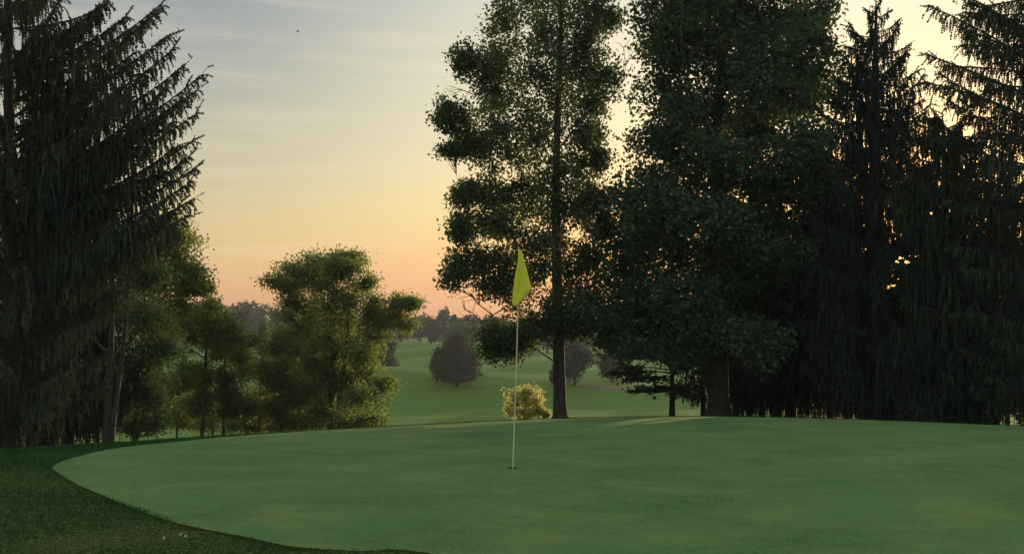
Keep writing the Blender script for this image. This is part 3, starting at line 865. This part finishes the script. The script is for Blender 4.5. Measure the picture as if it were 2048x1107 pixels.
conifer('spruce_tree', 'slim dark spruce standing just right of the maple trunk', 1471, 29.0, (1480, 420), 'spruce2', 12,
        [(440, 20), (540, 60), (660, 90), (790, 70)], nb=46, seed=17, blet=28, blen=0.75, droop=0.9, width=0.038, wood_parts=False)
conifer('spruce_tree', 'small dark spruce with a thin stem, tucked just left of the maple trunk', 1407, 28.0, (1400, 480), 'spruce2', 10,
        [(500, 20), (580, 50), (680, 75), (785, 70)], nb=42, seed=18, blet=26, blen=0.7, droop=0.8, width=0.038, wood_parts=False)
conifer('pine_tree', 'small layered pine with flat shelf-like boughs under the maple crown', 1344, 26.0, (1345, 560), 'pine', 11,
        [(575, 12), (620, 40), (660, 60)], nb=18, seed=19, blet=34, blen=0.42, droop=0.12, rise=0.0, tip=0.1, sag=-0.02, cat='pine', width=0.04,
        explicit=[(1262, 706, 0, 712), (1275, 700, .8, 715), (1225, 748, -.2, 745), (1240, 735, .6, 740), (1420, 720, 0, 715), (1410, 745, .6, 740), (1278, 778, -.4, 775), (1262, 782, 0, 778),
                  (1290, 775, .7, 780), (1400, 780, 0, 775), (1425, 770, .4, 775), (1390, 795, -.5, 785), (1310, 740, -1.3, 740), (1390, 720, -1.3, 730), (1300, 690, 1.0, 700), (1380, 690, 1, 700),
                  (1320, 775, -1.2, 775), (1370, 790, -1.2, 780), (1360, 745, 1.3, 740), (1330, 780, 1.2, 780), (1285, 745, -.9, 745), (1415, 700, -.8, 710), (1250, 760, -.1, 752)])
for i, (px, Y, tp_, prof, lab) in enumerate([
    (1660, 33.0, (1650, 300), [(330, 20), (450, 90), (600, 130), (740, 110)], 'dark spruce in the second row, directly behind the narrow pointed one'),
    (1850, 32.0, (1850, 330), [(350, 20), (450, 80), (600, 120), (740, 100)], 'dark spruce in the second row, behind the round-shouldered one'),
    (1990, 30.0, (2000, 260), [(290, 20), (400, 80), (550, 120), (700, 130), (770, 90)], 'dark spruce in the second row, behind the massive one at the right edge'),
    (1500, 34.0, (1500, 380), [(400, 20), (500, 90), (640, 130), (745, 110)], 'dark spruce in the second row behind the slim stems by the maple')]):
    conifer('spruce_tree', lab, px, Y, tp_, 'spruce2', 12, prof, nb=70, seed=40 + i, blet=30, blen=1.0, droop=1.1, width=0.06, step=0.11, wood_parts=False)
# low branches and understorey on the right
leafy_tree('young_tree', 'low reddish-leaved sapling seen between the maple and the pointed spruce trunk', 1690, 34.0,
           [(1690, 815, 26, 16, 0), (1668, 822, 18, 14, .3), (1708, 820, 14, 14, -.3), (1640, 815, 28, 14, .5), (1690, 790, 26, 14, 0)], 'ember', 'bark', 4, top=(1690, 790), leaf=0.09, twigs=60, per=8, seed=31, twig_r=0.005)
leafy_tree('bush', 'pale green bush in the gap just right of the pointed spruce trunk', 1808, 36.0,
           [(1805, 800, 22, 20, 0), (1812, 825, 26, 20, .3), (1795, 775, 14, 14, 0), (1830, 815, 16, 20, 0)], 'willow', 'bark', 4, top=(1808, 785), leaf=0.08, twigs=80, per=9, seed=32, cat='bush', twig_r=0.005)
leafy_tree('young_tree', 'small rust-leaved shrub at the foot of the round-shouldered spruce', 1830, 30.0,
           [(1826, 826, 13, 9, 0), (1836, 818, 9, 9, .3)], 'ember', 'bark', 3, top=(1830, 815), leaf=0.07, twigs=40, per=8, seed=33, cat='shrub', twig_r=0.004)
leafy_tree('bush', 'low yellowish bush under the gap-filling spruce on the right', 1610, 33.0,
           [(1604, 828, 26, 12, 0), (1560, 830, 20, 10, .4), (1635, 830, 16, 12, .1)], 'gold', 'bark', 3, top=(1610, 822), leaf=0.07, twigs=50, per=8, seed=34, cat='bush', twig_r=0.004)

# ---- golden bush at the oak's foot
gb = [(1050, 805, 34, 30, 0), (1030, 800, 22, 24, -.2), (1070, 800, 22, 26, .2), (1050, 785, 24, 16, 0), (1022, 818, 16, 16, .1), (1078, 820, 16, 16, 0), (1050, 825, 34, 14, -.2), (1092, 828, 9, 7, 0)]
leafy_tree('bush', 'rounded golden-yellow bush just left of the oak trunk', 1050, 27.0, gb, 'gold', 'bark', 4, top=(1050, 795), leaf=0.05, twigs=110, per=8, spread=0.05, seed=35,
           cat='bush', gate=None, twig_r=0.003, branch_start=0.05)

# ---- trees on the left
conifer('spruce_tree', 'great weeping spruce at the left edge with long upswept boughs against the sky', 28, 16.5, (10, -520), 'spruce', 32,
        [(-480, 60), (-300, 150), (-150, 200), (0, 200), (150, 215), (300, 240), (450, 245), (600, 235), (720, 215), (830, 160)], nb=76, seed=21, blet=50, az_bias=(-1.7, 0.3), blen=0.60, droop=0.95, rise=0.28, sag=0.03, tip=0.15,
        width=0.036, step=0.066, exk=1.7,
        explicit=[(318, 18, 0, 210), (300, 40, .5, 240), (337, 78, -.3, 290), (345, 105, .4, 300), (404, 158, 0, 400), (390, 190, .6, 420), (382, 290, 0, 470), (376, 322, .3, 500), (378, 372, -.3, 520), (384, 405, .1, 540),
                  (250, 40, -.6, 160), (215, 5, .2, 110), (200, 20, -.8, 140), (330, 180, -.8, 380), (300, 240, .8, 420), (345, 250, -.2, 430), (330, 350, .8, 480), (310, 420, -.5, 540), (345, 430, .4, 560),
                  (270, 110, .9, 280), (290, 150, -.9, 330), (240, 180, 1.2, 340), (260, 300, 1.4, 450), (388, 345, .2, 500), (372, 440, -.4, 560), (352, 300, .9, 460), (360, 210, -.6, 400), (392, 235, .3, 430), (350, 470, .3, 580), (365, 140, .5, 330)])
conifer('spruce_tree', 'dark spruce with a plain grey stem just behind the great weeping one', 140, 20.5, (120, 120), 'spruce2', 17,
        [(180, 30), (300, 90), (450, 140), (600, 165), (720, 170), (830, 120)], nb=84, seed=22, blet=36, blen=0.75, droop=1.0, width=0.034, wood_parts=False)
conifer('spruce_tree', 'dark ragged spruce lowest at the far left edge behind the others', 62, 23.0, (40, 200), 'spruce2', 16,
        [(240, 30), (350, 90), (500, 140), (650, 160), (780, 150), (860, 90)], nb=70, seed=23, blet=34, blen=0.8, droop=0.95, width=0.038, wood_parts=False)
leafy_tree('twin_stemmed_tree', 'shadowy tree with two pale stems rising together, left of the sunny thicket', 214, 19.5,
           [(215, 480, 60, 50, 0), (260, 520, 60, 50, .5), (170, 540, 60, 50, -.4), (300, 560, 50, 45, .6), (230, 600, 60, 45, .8), (130, 620, 50, 50, .6), (290, 640, 55, 45, -.3), (320, 700, 40, 40, .4),
            (180, 680, 50, 35, 1.2), (270, 730, 45, 35, .9), (160, 760, 45, 40, 1.0), (300, 790, 35, 35, 1.2), (100, 720, 45, 45, 1.0), (240, 800, 40, 40, 1.5), (170, 840, 35, 30, 1.5)],
           'maple', 'bark_pale', 13, top=(225, 470), extra_trunks=[(8, 262, 500, 10)], leaf=0.07, twigs=150, per=9, spread=0.12, seed=24, flare=1.4, twig_r=0.005)
leafy_tree('leafy_tree', 'dense leafy tree showing past the weeping spruce, one limb reaching right over the far wood', 269, 25.0,
           [(340, 460, 40, 34, 0), (365, 490, 34, 30, .4), (320, 500, 50, 45, -.4), (355, 530, 40, 34, .6), (385, 545, 30, 14, 0), (412, 545, 18, 12, .1), (405, 575, 16, 10, .1), (370, 570, 34, 22, -.3), (325, 570, 50, 40, .5),
            (280, 520, 60, 60, .3), (350, 610, 42, 28, .2), (300, 640, 55, 40, -.5), (260, 600, 60, 50, .8), (330, 680, 36, 36, .3), (280, 710, 50, 40, .6), (300, 770, 40, 40, .2), (250, 780, 50, 40, -.4), (310, 835, 32, 30, .4),
            (225, 830, 35, 30, .5), (270, 850, 30, 20, .9)],
           'willow', 'bark', 10, top=(300, 450), leaf=0.078, twigs=150, csc=1.1, per=9, spread=0.14, seed=25, gate=(3.0, -0.35), flare=1.4, twig_r=0.005)
leafy_tree('young_tree', 'slender dark-stemmed tree with layered foliage in the sunny thicket, leftmost of its pair', 402, 29.0,
           fill([(592, 385, 440), (615, 350, 470), (650, 335, 500), (690, 332, 505), (712, 345, 500)], 34, 24, 28, 19, 0.7, 6) + fill([(735, 350, 450), (775, 340, 440), (820, 345, 440), (850, 360, 430)], 34, 26, 26, 16, 0.6, 7),
           'willow', 'bark', 7, top=(420, 620), csc=1.05, leaf=0.085, twigs=95, per=9, spread=0.13, seed=26, gate=(2.2, -0.3), flare=1.3, twig_r=0.005, zrise=0.3)
leafy_tree('young_tree', 'slender dark-stemmed tree in the sunny thicket, rightmost of its pair', 447, 30.5,
           fill([(655, 420, 500), (690, 410, 520), (715, 430, 525)], 32, 24, 26, 18, .6, 8) + fill([(735, 420, 525), (780, 425, 520), (820, 430, 510), (852, 440, 505)], 32, 26, 25, 16, .6, 9),
           'olive', 'bark', 6, top=(450, 690), csc=1.05, leaf=0.082, twigs=90, per=9, spread=0.13, seed=27, flare=1.3, twig_r=0.005, zrise=0.3)
leafy_tree('young_tree', 'thin sapling in the thicket between the slender pair and the dark young tree', 520, 33.0,
           [(515, 760, 22, 22, 0), (530, 785, 24, 20, .3), (512, 810, 20, 18, -.2), (528, 835, 26, 14, .2), (510, 735, 18, 14, .1)],
           'olive', 'bark', 4, top=(520, 740), csc=1.1, leaf=0.08, twigs=70, per=8, spread=0.12, seed=28, flare=1.2, twig_r=0.004)
leafy_tree('young_tree', 'dark young tree leaning against the left side of the twin-trunked tree', 566, 31.0,
           fill([(665, 540, 590), (700, 520, 610), (760, 515, 615), (820, 520, 610), (855, 530, 600)], 32, 26, 26, 19, .6, 10),
           'olive', 'bark', 5, top=(565, 690), csc=1.05, leaf=0.082, twigs=90, per=9, spread=0.13, seed=29, flare=1.2, twig_r=0.005)
leafy_tree('spreading_tree', 'spreading tree with two joined trunks and an uneven top, standing alone against the sunset', 660, 33.0,
           fill([(506, 655, 712), (525, 590, 725), (550, 565, 742), (580, 570, 752), (605, 556, 778), (640, 548, 815), (680, 552, 800), (720, 562, 776), (770, 572, 780), (815, 580, 772), (852, 590, 768)], 36, 28, 30, 22, 0.9, 5)
           + [(680, 516, 12, 9, 0), (708, 516, 18, 10, .2), (548, 562, 20, 8, .1), (575, 575, 20, 10, -.2), (585, 540, 16, 9, .3), (800, 606, 28, 12, 0), (824, 606, 14, 8, .1), (812, 640, 18, 18, .2), (790, 632, 22, 16, -.2), (735, 565, 12, 12, .3), (772, 765, 14, 7, .1)],
           'willow', 'bark_pale', 15, top=(668, 540), extra_trunks=[(12, 700, 570, 12)], leaf=0.088, twigs=112, per=9, spread=0.17, seed=30, csc=1.18, gate=(2.6, -0.55), flare=1.3, branch_start=0.12)
# thicket bushes at the edge of the slope
for i, (px, Y, cl, mt, lab) in enumerate([
    (355, 31, [(350, 790, 28, 34, 0), (372, 830, 30, 26, .3), (345, 835, 24, 22, -.2), (365, 760, 24, 20, .2)], 'olive', 'tall amber-tinted bush left of the pair of slender trees'),
    (425, 35, [(425, 845, 34, 18, 0), (455, 850, 26, 14, .2), (400, 840, 26, 18, .3), (430, 790, 30, 26, .8)], 'willow', 'low green bush between the two slender trees'),
    (490, 36, [(490, 840, 26, 20, 0), (505, 850, 26, 14, .2), (475, 805, 24, 26, .3)], 'olive', 'low mixed bush right of the pair of slender trees'),
    (545, 36, [(545, 845, 28, 16, 0), (565, 850, 26, 12, .3), (540, 800, 26, 26, .3), (575, 810, 20, 24, .2)], 'olive', 'low shaded bush between the thin sapling and the dark young tree'),
    (735, 35, [(725, 845, 28, 14, 0), (750, 842, 20, 12, .2), (700, 848, 24, 10, .1)], 'willow', 'low yellow-green bush on the right flank of the twin-trunked tree'),
    (625, 34, [(620, 845, 26, 16, 0), (600, 850, 22, 12, .2), (640, 820, 18, 20, .5)], 'olive', 'low bush at the left foot of the twin-trunked tree')]):
    leafy_tree('bush', lab, px, Y, cl, mt, 'bark', 3, top=(px, cl[0][1] - 10), leaf=0.078, twigs=170, csc=1.2, per=9, spread=0.12, seed=60 + i, cat='bush', flare=1.1, twig_r=0.004, branch_start=0.05)

# ------------------------------------------------------------------ far trees
def far_tree(name, label, px, toppy, wpx, Y, mat, seed, n=1500, trunks=1, shape='round', cat='tree', group=None, basefrac=0.12, leafk=1.0):
    r = np.random.default_rng(seed)
    b = foot(px, Y); root = empty(name, b); tag(root, label, cat, group)
    k = Y / F; top = at(px, toppy, Y); H = top[2] - b[2]; W = wpx * k * 0.5
    s = Soup(); hh = H * (0.75 if shape != 'cone' else 0.95)
    add_tube(s, np.array([b - [0, 0, .2], b + [0, 0, hh * .5], b + [0.05 * W, 0, hh]]), [0.035 * H, 0.022 * H, 0.006 * H], 7, r=r)
    s.build('trunk', MT['bark'], root, smooth=True)
    S = Soup(); tws = []
    if shape == 'round':
        m = 9
        for i in range(m):
            a = r.random() * 6.28; f = basefrac + (1 - basefrac) * (0.22 + 0.62 * (i + r.random() * .5) / m)
            ww = W * (0.75 if i < m * .7 else 0.5)
            c = b + np.array([math.cos(a) * ww * 0.55 * (r.random() ** .5), math.sin(a) * ww * 0.55, H * f])
            rad = np.array([W * .62, W * .62, H * .2]) * (0.75 + 0.35 * r.random())
            rad[2] = min(rad[2], top[2] + 0.02 * H - c[2])
            P = clump_pts(c, rad, n // m, r, lumpy=0.3, gate=(2.2 / max(W, .5) * 1.5, -0.5), seed=seed * 7 + i)
            tws.append((c, P))
            V, f_ = leaf_quads(np.repeat(P, 3, 0) + r.normal(size=(len(P) * 3, 3)) * 0.05 * W, 0.0042 * Y * 0.5 * leafk, r)
            S.add(V, f_, np.repeat(np.repeat(r.random(len(P)), 3) * .6 + r.random(len(P) * 3) * .4, 4))
    else:
        # pine / cone shaped: tiers
        m = 11
        for i in range(m):
            f = basefrac + (1 - basefrac) * i / (m - 1)
            ww = W * (1 - ((f - basefrac) / (1 - basefrac)) ** 2.6) * (0.85 + 0.25 * r.random()) * min(1, 0.75 + 2 * (f - basefrac)) + 0.05 * W
            nn = int(n * 1.6 * (ww / W) ** 1.2 / m) + 12
            a = r.random(nn) * 6.28; rr = r.random(nn) ** 0.45 * ww * (1 + 0.2 * np.sin(a * 5 + i * 2))
            P = b + np.stack([np.cos(a) * rr, np.sin(a) * rr, H * f + 0.22 * rr * r.random(nn) - 0.06 * H * r.random(nn)], 1)
            P[:, 2] = np.minimum(P[:, 2], top[2])
            tws.append((b + np.array([0, 0, H * f * .97]), P[::3]))
            V, f_ = leaf_quads(np.repeat(P, 3, 0) + r.normal(size=(len(P) * 3, 3)) * 0.05 * W, 0.0042 * Y * 0.5 * leafk, r, down=-0.3)
            S.add(V, f_, np.repeat(np.repeat(r.random(len(P)), 3) * .6 + r.random(len(P) * 3) * .4, 4))
    A = np.concatenate([np.repeat(c[None], len(P[::4]), 0) for c, P in tws]); B = np.concatenate([P[::4] for c, P in tws])
    V, qd = prisms(A, B, 0.00025 * Y, 0.0001 * Y); T_ = Soup(); T_.add(V, qd); T_.build('twigs', MT['bark'], root, kind='stuff')
    S.build('crown', MT[mat], root, kind='stuff')
    return root
far_tree('pine_tree', 'grey-brown pine, the largest and nearest of the fairway clump', 914, 664, 92, 100, 'pine', 101, 2400, shape='cone', cat='pine', basefrac=0.14)
far_tree('pine_tree', 'grey-brown pine mostly hidden behind the largest of the fairway clump', 900, 676, 70, 102.5, 'pine', 102, 1500, shape='cone', cat='pine', basefrac=0.14)
far_tree('pine_tree', 'slim small pine at the left end of the fairway clump', 874, 694, 26, 101.5, 'pine', 103, 700, shape='cone', cat='pine', basefrac=0.3)
far_tree('broadleaf_tree', 'round mid-green tree on the far rise just behind the fairway pines', 918, 642, 96, 170, 'far_green', 104, 1500)
far_tree('broadleaf_tree', 'wide dusky tree low behind the oak trunk, right of it', 1150, 672, 104, 104, 'far_dark', 105, 2400, basefrac=0.02)
far_tree('broadleaf_tree', 'dusky tree with loose edge between the oak trunk and the layered pine', 1225, 700, 90, 108, 'far_dark', 106, 1800, basefrac=0.02)
far_tree('broadleaf_tree', 'pale green far tree showing through the gap right of the oak', 1222, 652, 110, 190, 'far_green', 107, 1200)
far_tree('shrub', 'low dark round shrub at the left foot of the wide dusky tree', 1116, 722, 44, 103, 'far_dark', 108, 800, basefrac=0.0, cat='shrub')
far_tree('broadleaf_tree', 'grey-green rounded tree on the fairway edge, right beside the twin-trunked tree', 775, 660, 50, 120, 'far_green', 109, 1200, basefrac=0.02)
far_tree('broadleaf_tree', 'pale narrow tree in front of the far wood, left of the twin-trunked tree', 521, 640, 34, 110, 'far_green', 110, 900, basefrac=0.0)
rowL = [
 (392, 596, 70, 'far_green', 'hazy green far tree just right of the leafy limb on the left'), (432, 598, 60, 'far_green', 'hazy green far tree rising above the leftmost slender tree'),
 (466, 602, 46, 'far_brown', 'hazy brownish far tree above the pair of slender trees'), (492, 597, 50, 'far_brown', 'tallest brownish far tree left of the spreading tree'),
 (520, 604, 44, 'far_green', 'hazy grey-green far tree right of the tallest brownish one'), (548, 612, 46, 'far_dark', 'dusky far tree touching the left fringe of the spreading tree'),
 (582, 610, 60, 'far_green', 'green far tree seen through the left side of the spreading tree'), (620, 615, 60, 'far_dark', 'dusky far tree seen through the middle-left of the spreading tree'),
 (668, 618, 60, 'far_green', 'green far tree right behind the trunks of the spreading tree'), (716, 622, 60, 'far_brown', 'brownish far tree seen through the right side of the spreading tree'),
 (760, 626, 56, 'far_green', 'green far tree under the right limb of the spreading tree'), (800, 630, 52, 'far_brown', 'brownish far tree below the right tip of the spreading tree'),
 (838, 626, 48, 'far_dark', 'dusky far tree just right of the spreading tree'), (862, 630, 40, 'far_brown', 'low brownish far tree left of the one that pokes above the skyline'),
 (888, 614, 30, 'far_brown', 'narrow far tree poking above the skyline over the fairway pines'), (912, 626, 44, 'far_dark', 'dusky far tree just right of the one that pokes above the skyline'),
 (944, 624, 46, 'far_brown', 'brownish far tree between the fairway pines and the oak'), (978, 628, 46, 'far_green', 'green far tree behind the lowest left limb of the oak'),
 (1012, 630, 50, 'far_dark', 'dusky far tree just left of the flagstick'), (1050, 630, 52, 'far_brown', 'brownish far tree just right of the flagstick'),
 (1095, 634, 54, 'far_dark', 'dusky far tree just left of the oak trunk'), (1140, 636, 60, 'far_green', 'green far tree just right of the oak trunk'),
 (1190, 636, 60, 'far_brown', 'brownish far tree above the pale gap right of the oak')]
hiddenL = [(1245, 636, 64), (1305, 630, 70), (1370, 604, 76), (1440, 620, 80), (1520, 600, 84), (1600, 614, 84), (1680, 606, 84), (1760, 632, 84), (1840, 630, 84), (1920, 632, 84), (2000, 630, 84), (2080, 630, 90)]
hiddenR = [(330, 600, 70), (260, 598, 76), (185, 602, 80), (105, 600, 80), (25, 600, 84), (-60, 600, 90)]
for lst, lab in ((hiddenL, 'far tree glimpsed only through the dark stand on the right'), (hiddenR, 'far tree glimpsed only through the dark stand on the left')):
    rowL += [(a, b, c, ('far_dark', 'far_green')[k_ % 2], lab) for k_, (a, b, c) in enumerate(lst)]
for i, (px, py, w, mt, lab) in enumerate(rowL):
    Y = 205 + 12 * ((i * 7) % 5) / 2
    far_tree('far_tree', lab, px, py, w * 1.25, Y, mt, 200 + i, 900 if i < 23 else 420, group='trees of the far wood', basefrac=0.0, leafk=1.15)

# ------------------------------------------------------------------ flagstick, cup, flag
def lathe(name, prof, n, mat, parent, smooth=True):
    a = np.linspace(0, 2 * math.pi, n, endpoint=False)
    V = np.array([[r0 * math.cos(t_), r0 * math.sin(t_), z0] for r0, z0 in prof for t_ in a]) + np.array(parent.location)
    k = len(prof); f = []
    for i in range(k - 1):
        for j in range(n):
            f.append((i * n + j, i * n + (j + 1) % n, (i + 1) * n + (j + 1) % n, (i + 1) * n + j))
    return mesh_obj(name, V, [np.array(f)], mat, parent, smooth=smooth)
M_cup = flat_mat('cup_plastic', (0.45, 0.44, 0.40), 0.5)
M_soil = flat_mat('cut_soil', (0.06, 0.045, 0.03), 0.95)
M_pole = flat_mat('pole_fibreglass', (0.62, 0.60, 0.42), 0.35)
M_flag = flat_mat('flag_cloth', (0.82, 0.86, 0.14), 0.75, (0.92, 0.95, 0.14), 0.48, 0.1)
hb = np.array([HX, HY, zat(HX, HY)])
cup = empty('golf_cup', hb); tag(cup, 'small round golf hole cut in the putting green around the flagstick', 'golf hole')
lathe('soil_lip', [(HR, 0.004), (HR, -0.026)], 32, M_soil, cup)
lathe('cup_liner', [(HR, -0.026), (HR - 0.002, -0.026), (HR - 0.003, -0.14), (0.001, -0.142)], 32, M_cup, cup)
fl = empty('flagstick', hb + [0, 0, -0.13]); tag(fl, 'thin pale flagstick with a limp yellow-green flag standing in the hole', 'golf flag')
pb = hb + np.array([0, 0, -0.13]); pt = at(1038.5, 499, HY)
s = Soup(); tt = np.linspace(0, 1, 14); Pp = pb + (pt - pb) * tt[:, None]
Pp[:, 0] += 0.006 * np.sin(tt * math.pi)
add_tube(s, Pp, np.interp(tt, [0, .1, 1], [0.0085, 0.0075, 0.0055]), 12); s.build('pole', M_pole, fl, smooth=True)
s = Soup(); add_tube(s, np.array([pt - [0, 0, .012], pt + [0, 0, .004], pt + [0, 0, .016], pt + [0, 0, .02]]), [0.007, 0.009, 0.007, 0.002], 10); s.build('pole_cap', flat_mat('grey_cap', (0.3, 0.3, 0.3)), fl, smooth=True)
# limp cloth: rows from top to bottom, left and right edges, with hanging folds in depth
nrow, ncol = 40, 22
rows_y = np.linspace(501, 612.5, nrow)
def lerpx(y, tab): return np.interp(y, [a for a, b in tab], [b for a, b in tab])
left_t = [(501, 1036.8), (520, 1036), (545, 1031), (570, 1027.5), (590, 1025), (606, 1024), (609, 1027), (612.5, 1032)]
right_t = [(501, 1043.5), (510, 1046), (530, 1051.5), (550, 1056.5), (565, 1060), (577, 1063.5), (582, 1060), (590, 1053), (600, 1045), (606, 1038.5), (612.5, 1032.6)]
V = []
for i, y in enumerate(rows_y):
    xl, xr = lerpx(y, left_t), lerpx(y, right_t)
    for j in range(ncol):
        v = j / (ncol - 1); x = xl + (xr - xl) * v
        h = i / (nrow - 1)
        dy = -0.016 - 0.030 * h * math.sin(v * 3.0 + 0.5) + 0.018 * h * math.sin(v * 8 - h * 2.0 + 0.6) - 0.012 * math.sin(h * 5 + v * 2.5)
        V.append(at(x, y, HY + dy))
V = np.array(V); nv = len(V)
ii, jj = np.meshgrid(np.arange(nrow - 1), np.arange(ncol - 1), indexing='ij')
qf = np.stack([ii * ncol + jj, (ii + 1) * ncol + jj, (ii + 1) * ncol + jj + 1, ii * ncol + jj + 1], -1).reshape(-1, 4)
o = mesh_obj('flag', V, [qf], M_flag, fl, smooth=True)
md = o.modifiers.new('thickness', 'SOLIDIFY'); md.thickness = 0.0012
# seam sleeve where the cloth wraps the pole
s = Soup(); Ps = pb + (pt - pb) * np.linspace(0.80, 0.985, 10)[:, None]
add_tube(s, Ps, np.full(10, 0.0105), 10); sl_o = s.build('flag_sleeve', M_flag, fl, smooth=True)

# ------------------------------------------------------------------ bird
bp_ = at(596, 64, 70)
bd = empty('bird', bp_); tag(bd, 'tiny dark bird flying high in the open sky on the left', 'bird')
M_bird = flat_mat('bird_feather', (0.03, 0.03, 0.035), 0.8)
s = Soup(); tt = np.linspace(0, 1, 9)
ax = unit(np.array([0.6, 0.5, -0.5])); add_tube(s, bp_ + ax * (tt[:, None] - .5) * 0.20, 0.025 * np.sin(np.clip(tt, .03, .97) * math.pi) ** 0.8 + 0.003, 8); s.build('body', M_bird, bd, smooth=True)
for sgn in (-1, 1):
    sd_ = unit(np.cross(ax, [0, 0, 1])) * sgn
    w = np.array([bp_ + ax * .06, bp_ + sd_ * .11 + [0, 0, .04], bp_ + sd_ * .22 + ax * -.05 + [0, 0, .02], bp_ + sd_ * .10 - ax * .08 + [0, 0, .045], bp_ - ax * .07])
    mesh_obj('wing', np.concatenate([w, w + [0, 0, .008]]), [np.array([[0, 1, 3, 4], [5, 6, 8, 9]]), np.array([[1, 2, 3], [6, 7, 8]])], M_bird, bd)

# ------------------------------------------------------------------ grass blades of the rough
def blades(area, n, hgt, wid, seed, test):
    r = np.random.default_rng(seed)
    P = np.stack([area[0] + (area[1] - area[0]) * r.random(n), area[2] + (area[3] - area[2]) * r.random(n)], 1)
    P = P[test(P)]
    z = zg(P[:, 0], P[:, 1]); n = len(P)
    B = np.stack([P[:, 0], P[:, 1], z - 0.004], 1)
    a = r.random(n) * 6.28
    w = np.stack([np.cos(a), np.sin(a), 0 * a], 1) * (wid * (0.6 + 0.8 * r.random(n)))[:, None]
    ln = np.stack([r.normal(size=n) * .5, r.normal(size=n) * .5, np.ones(n)], 1)
    h = hgt * (0.5 + 0.8 * r.random(n)) * (0.75 + 0.35 * noise3(B, 3.0, 3))
    T = B + unit(ln) * h[:, None]
    V = np.stack([B - w, B + w, T], 1).reshape(-1, 3)
    return V, np.arange(n)[:, None] * 3 + np.arange(3)[None], np.repeat(r.random(n), 3)
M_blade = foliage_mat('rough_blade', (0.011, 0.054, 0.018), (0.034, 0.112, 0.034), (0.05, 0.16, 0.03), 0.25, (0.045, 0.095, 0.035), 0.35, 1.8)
S = Soup()
def t1(P):
    sdp = poly_sd(P); u = P[:, 0] / P[:, 1]
    e_ = 0.035 * noise3(np.c_[P, P[:, 0] * 0], 9.0, 8)
    return (sdp > -0.015 + e_) & (u > -0.66) & (u < 0.66)
V, f, ti = blades((-7.2, 1.2, 5.0, 9.2), 200000, 0.036, 0.0030, 1, t1); S.add(V, f, ti)
V, f, ti = blades((-9.0, -2.0, 9.2, 14.5), 90000, 0.05, 0.005, 2, t1); S.add(V, f, ti)
def t2(P):
    sdp = poly_sd(P); return (sdp > 0.0) & (sdp < 1.6) & (np.abs(P[:, 0] / P[:, 1]) < 0.66)
V, f, ti = blades((-5.0, 14.0, 12.0, 21.5), 70000, 0.05, 0.006, 4, t2); S.add(V, f, ti)
def t3(P):
    sdp = poly_sd(P); rr = np.random.default_rng(9).random(len(P))
    return (sdp < 0.0) & (sdp > -0.22) & (rr < np.exp(sdp / 0.07)) & (np.abs(P[:, 0] / P[:, 1]) < 0.66)
V, f, ti = blades((-7.0, 1.5, 5.0, 12.5), 150000, 0.018, 0.003, 5, t3); S.add(V, f, ti)
S.build('rough_grass', M_blade, kind='stuff')
# a few white clover heads in the near rough
M_clover = flat_mat('clover_white', (0.7, 0.7, 0.66), 0.8)
for i, (px, py) in enumerate([(327, 1092), (360, 1086), (370, 1089)]):
    p = hit(px, py); e = empty('clover_flower', p)
    tag(e, ['small white clover head in the near rough, leftmost of three', 'small white clover head in the near rough, middle of three', 'small white clover head in the near rough, rightmost of three'][i], 'flower', 'white clover flowers')
    s = Soup(); add_tube(s, np.array([p, p + [0.002, 0, .03], p + [0.004, 0, .05]]), [.0012, .0012, .001], 5); s.build('stem', M_blade, e)
    r = np.random.default_rng(i); V, f = leaf_quads(p + np.array([0.004, 0, .054]) + unit(r.normal(size=(60, 3))) * 0.0075, 0.007, r); mesh_obj('petals', V, [f], M_clover, e)['kind'] = 'stuff'

# ------------------------------------------------------------------ haze
hv, t, out = new_mat('haze_air')
pv = N(t, 'ShaderNodeVolumePrincipled')
pv.inputs['Color'].default_value = (0.82, 0.90, 1.0, 1)
pv.inputs['Density'].default_value = 0.00045
pv.inputs['Anisotropy'].default_value = 0.1
L(t, pv.outputs[0], out.inputs['Volume'])
x0, x1, y0, y1, z0, z1 = -900, 900, -45, 680, -12, 27
V = np.array([(x, y, z) for x in (x0, x1) for y in (y0, y1) for z in (z0, z1)], float)
hz = mesh_obj('haze', V, [np.array([[0, 1, 3, 2], [4, 6, 7, 5], [0, 4, 5, 1], [2, 3, 7, 6], [0, 2, 6, 4], [1, 5, 7, 3]])], hv)
tag(hz, kind='stuff')
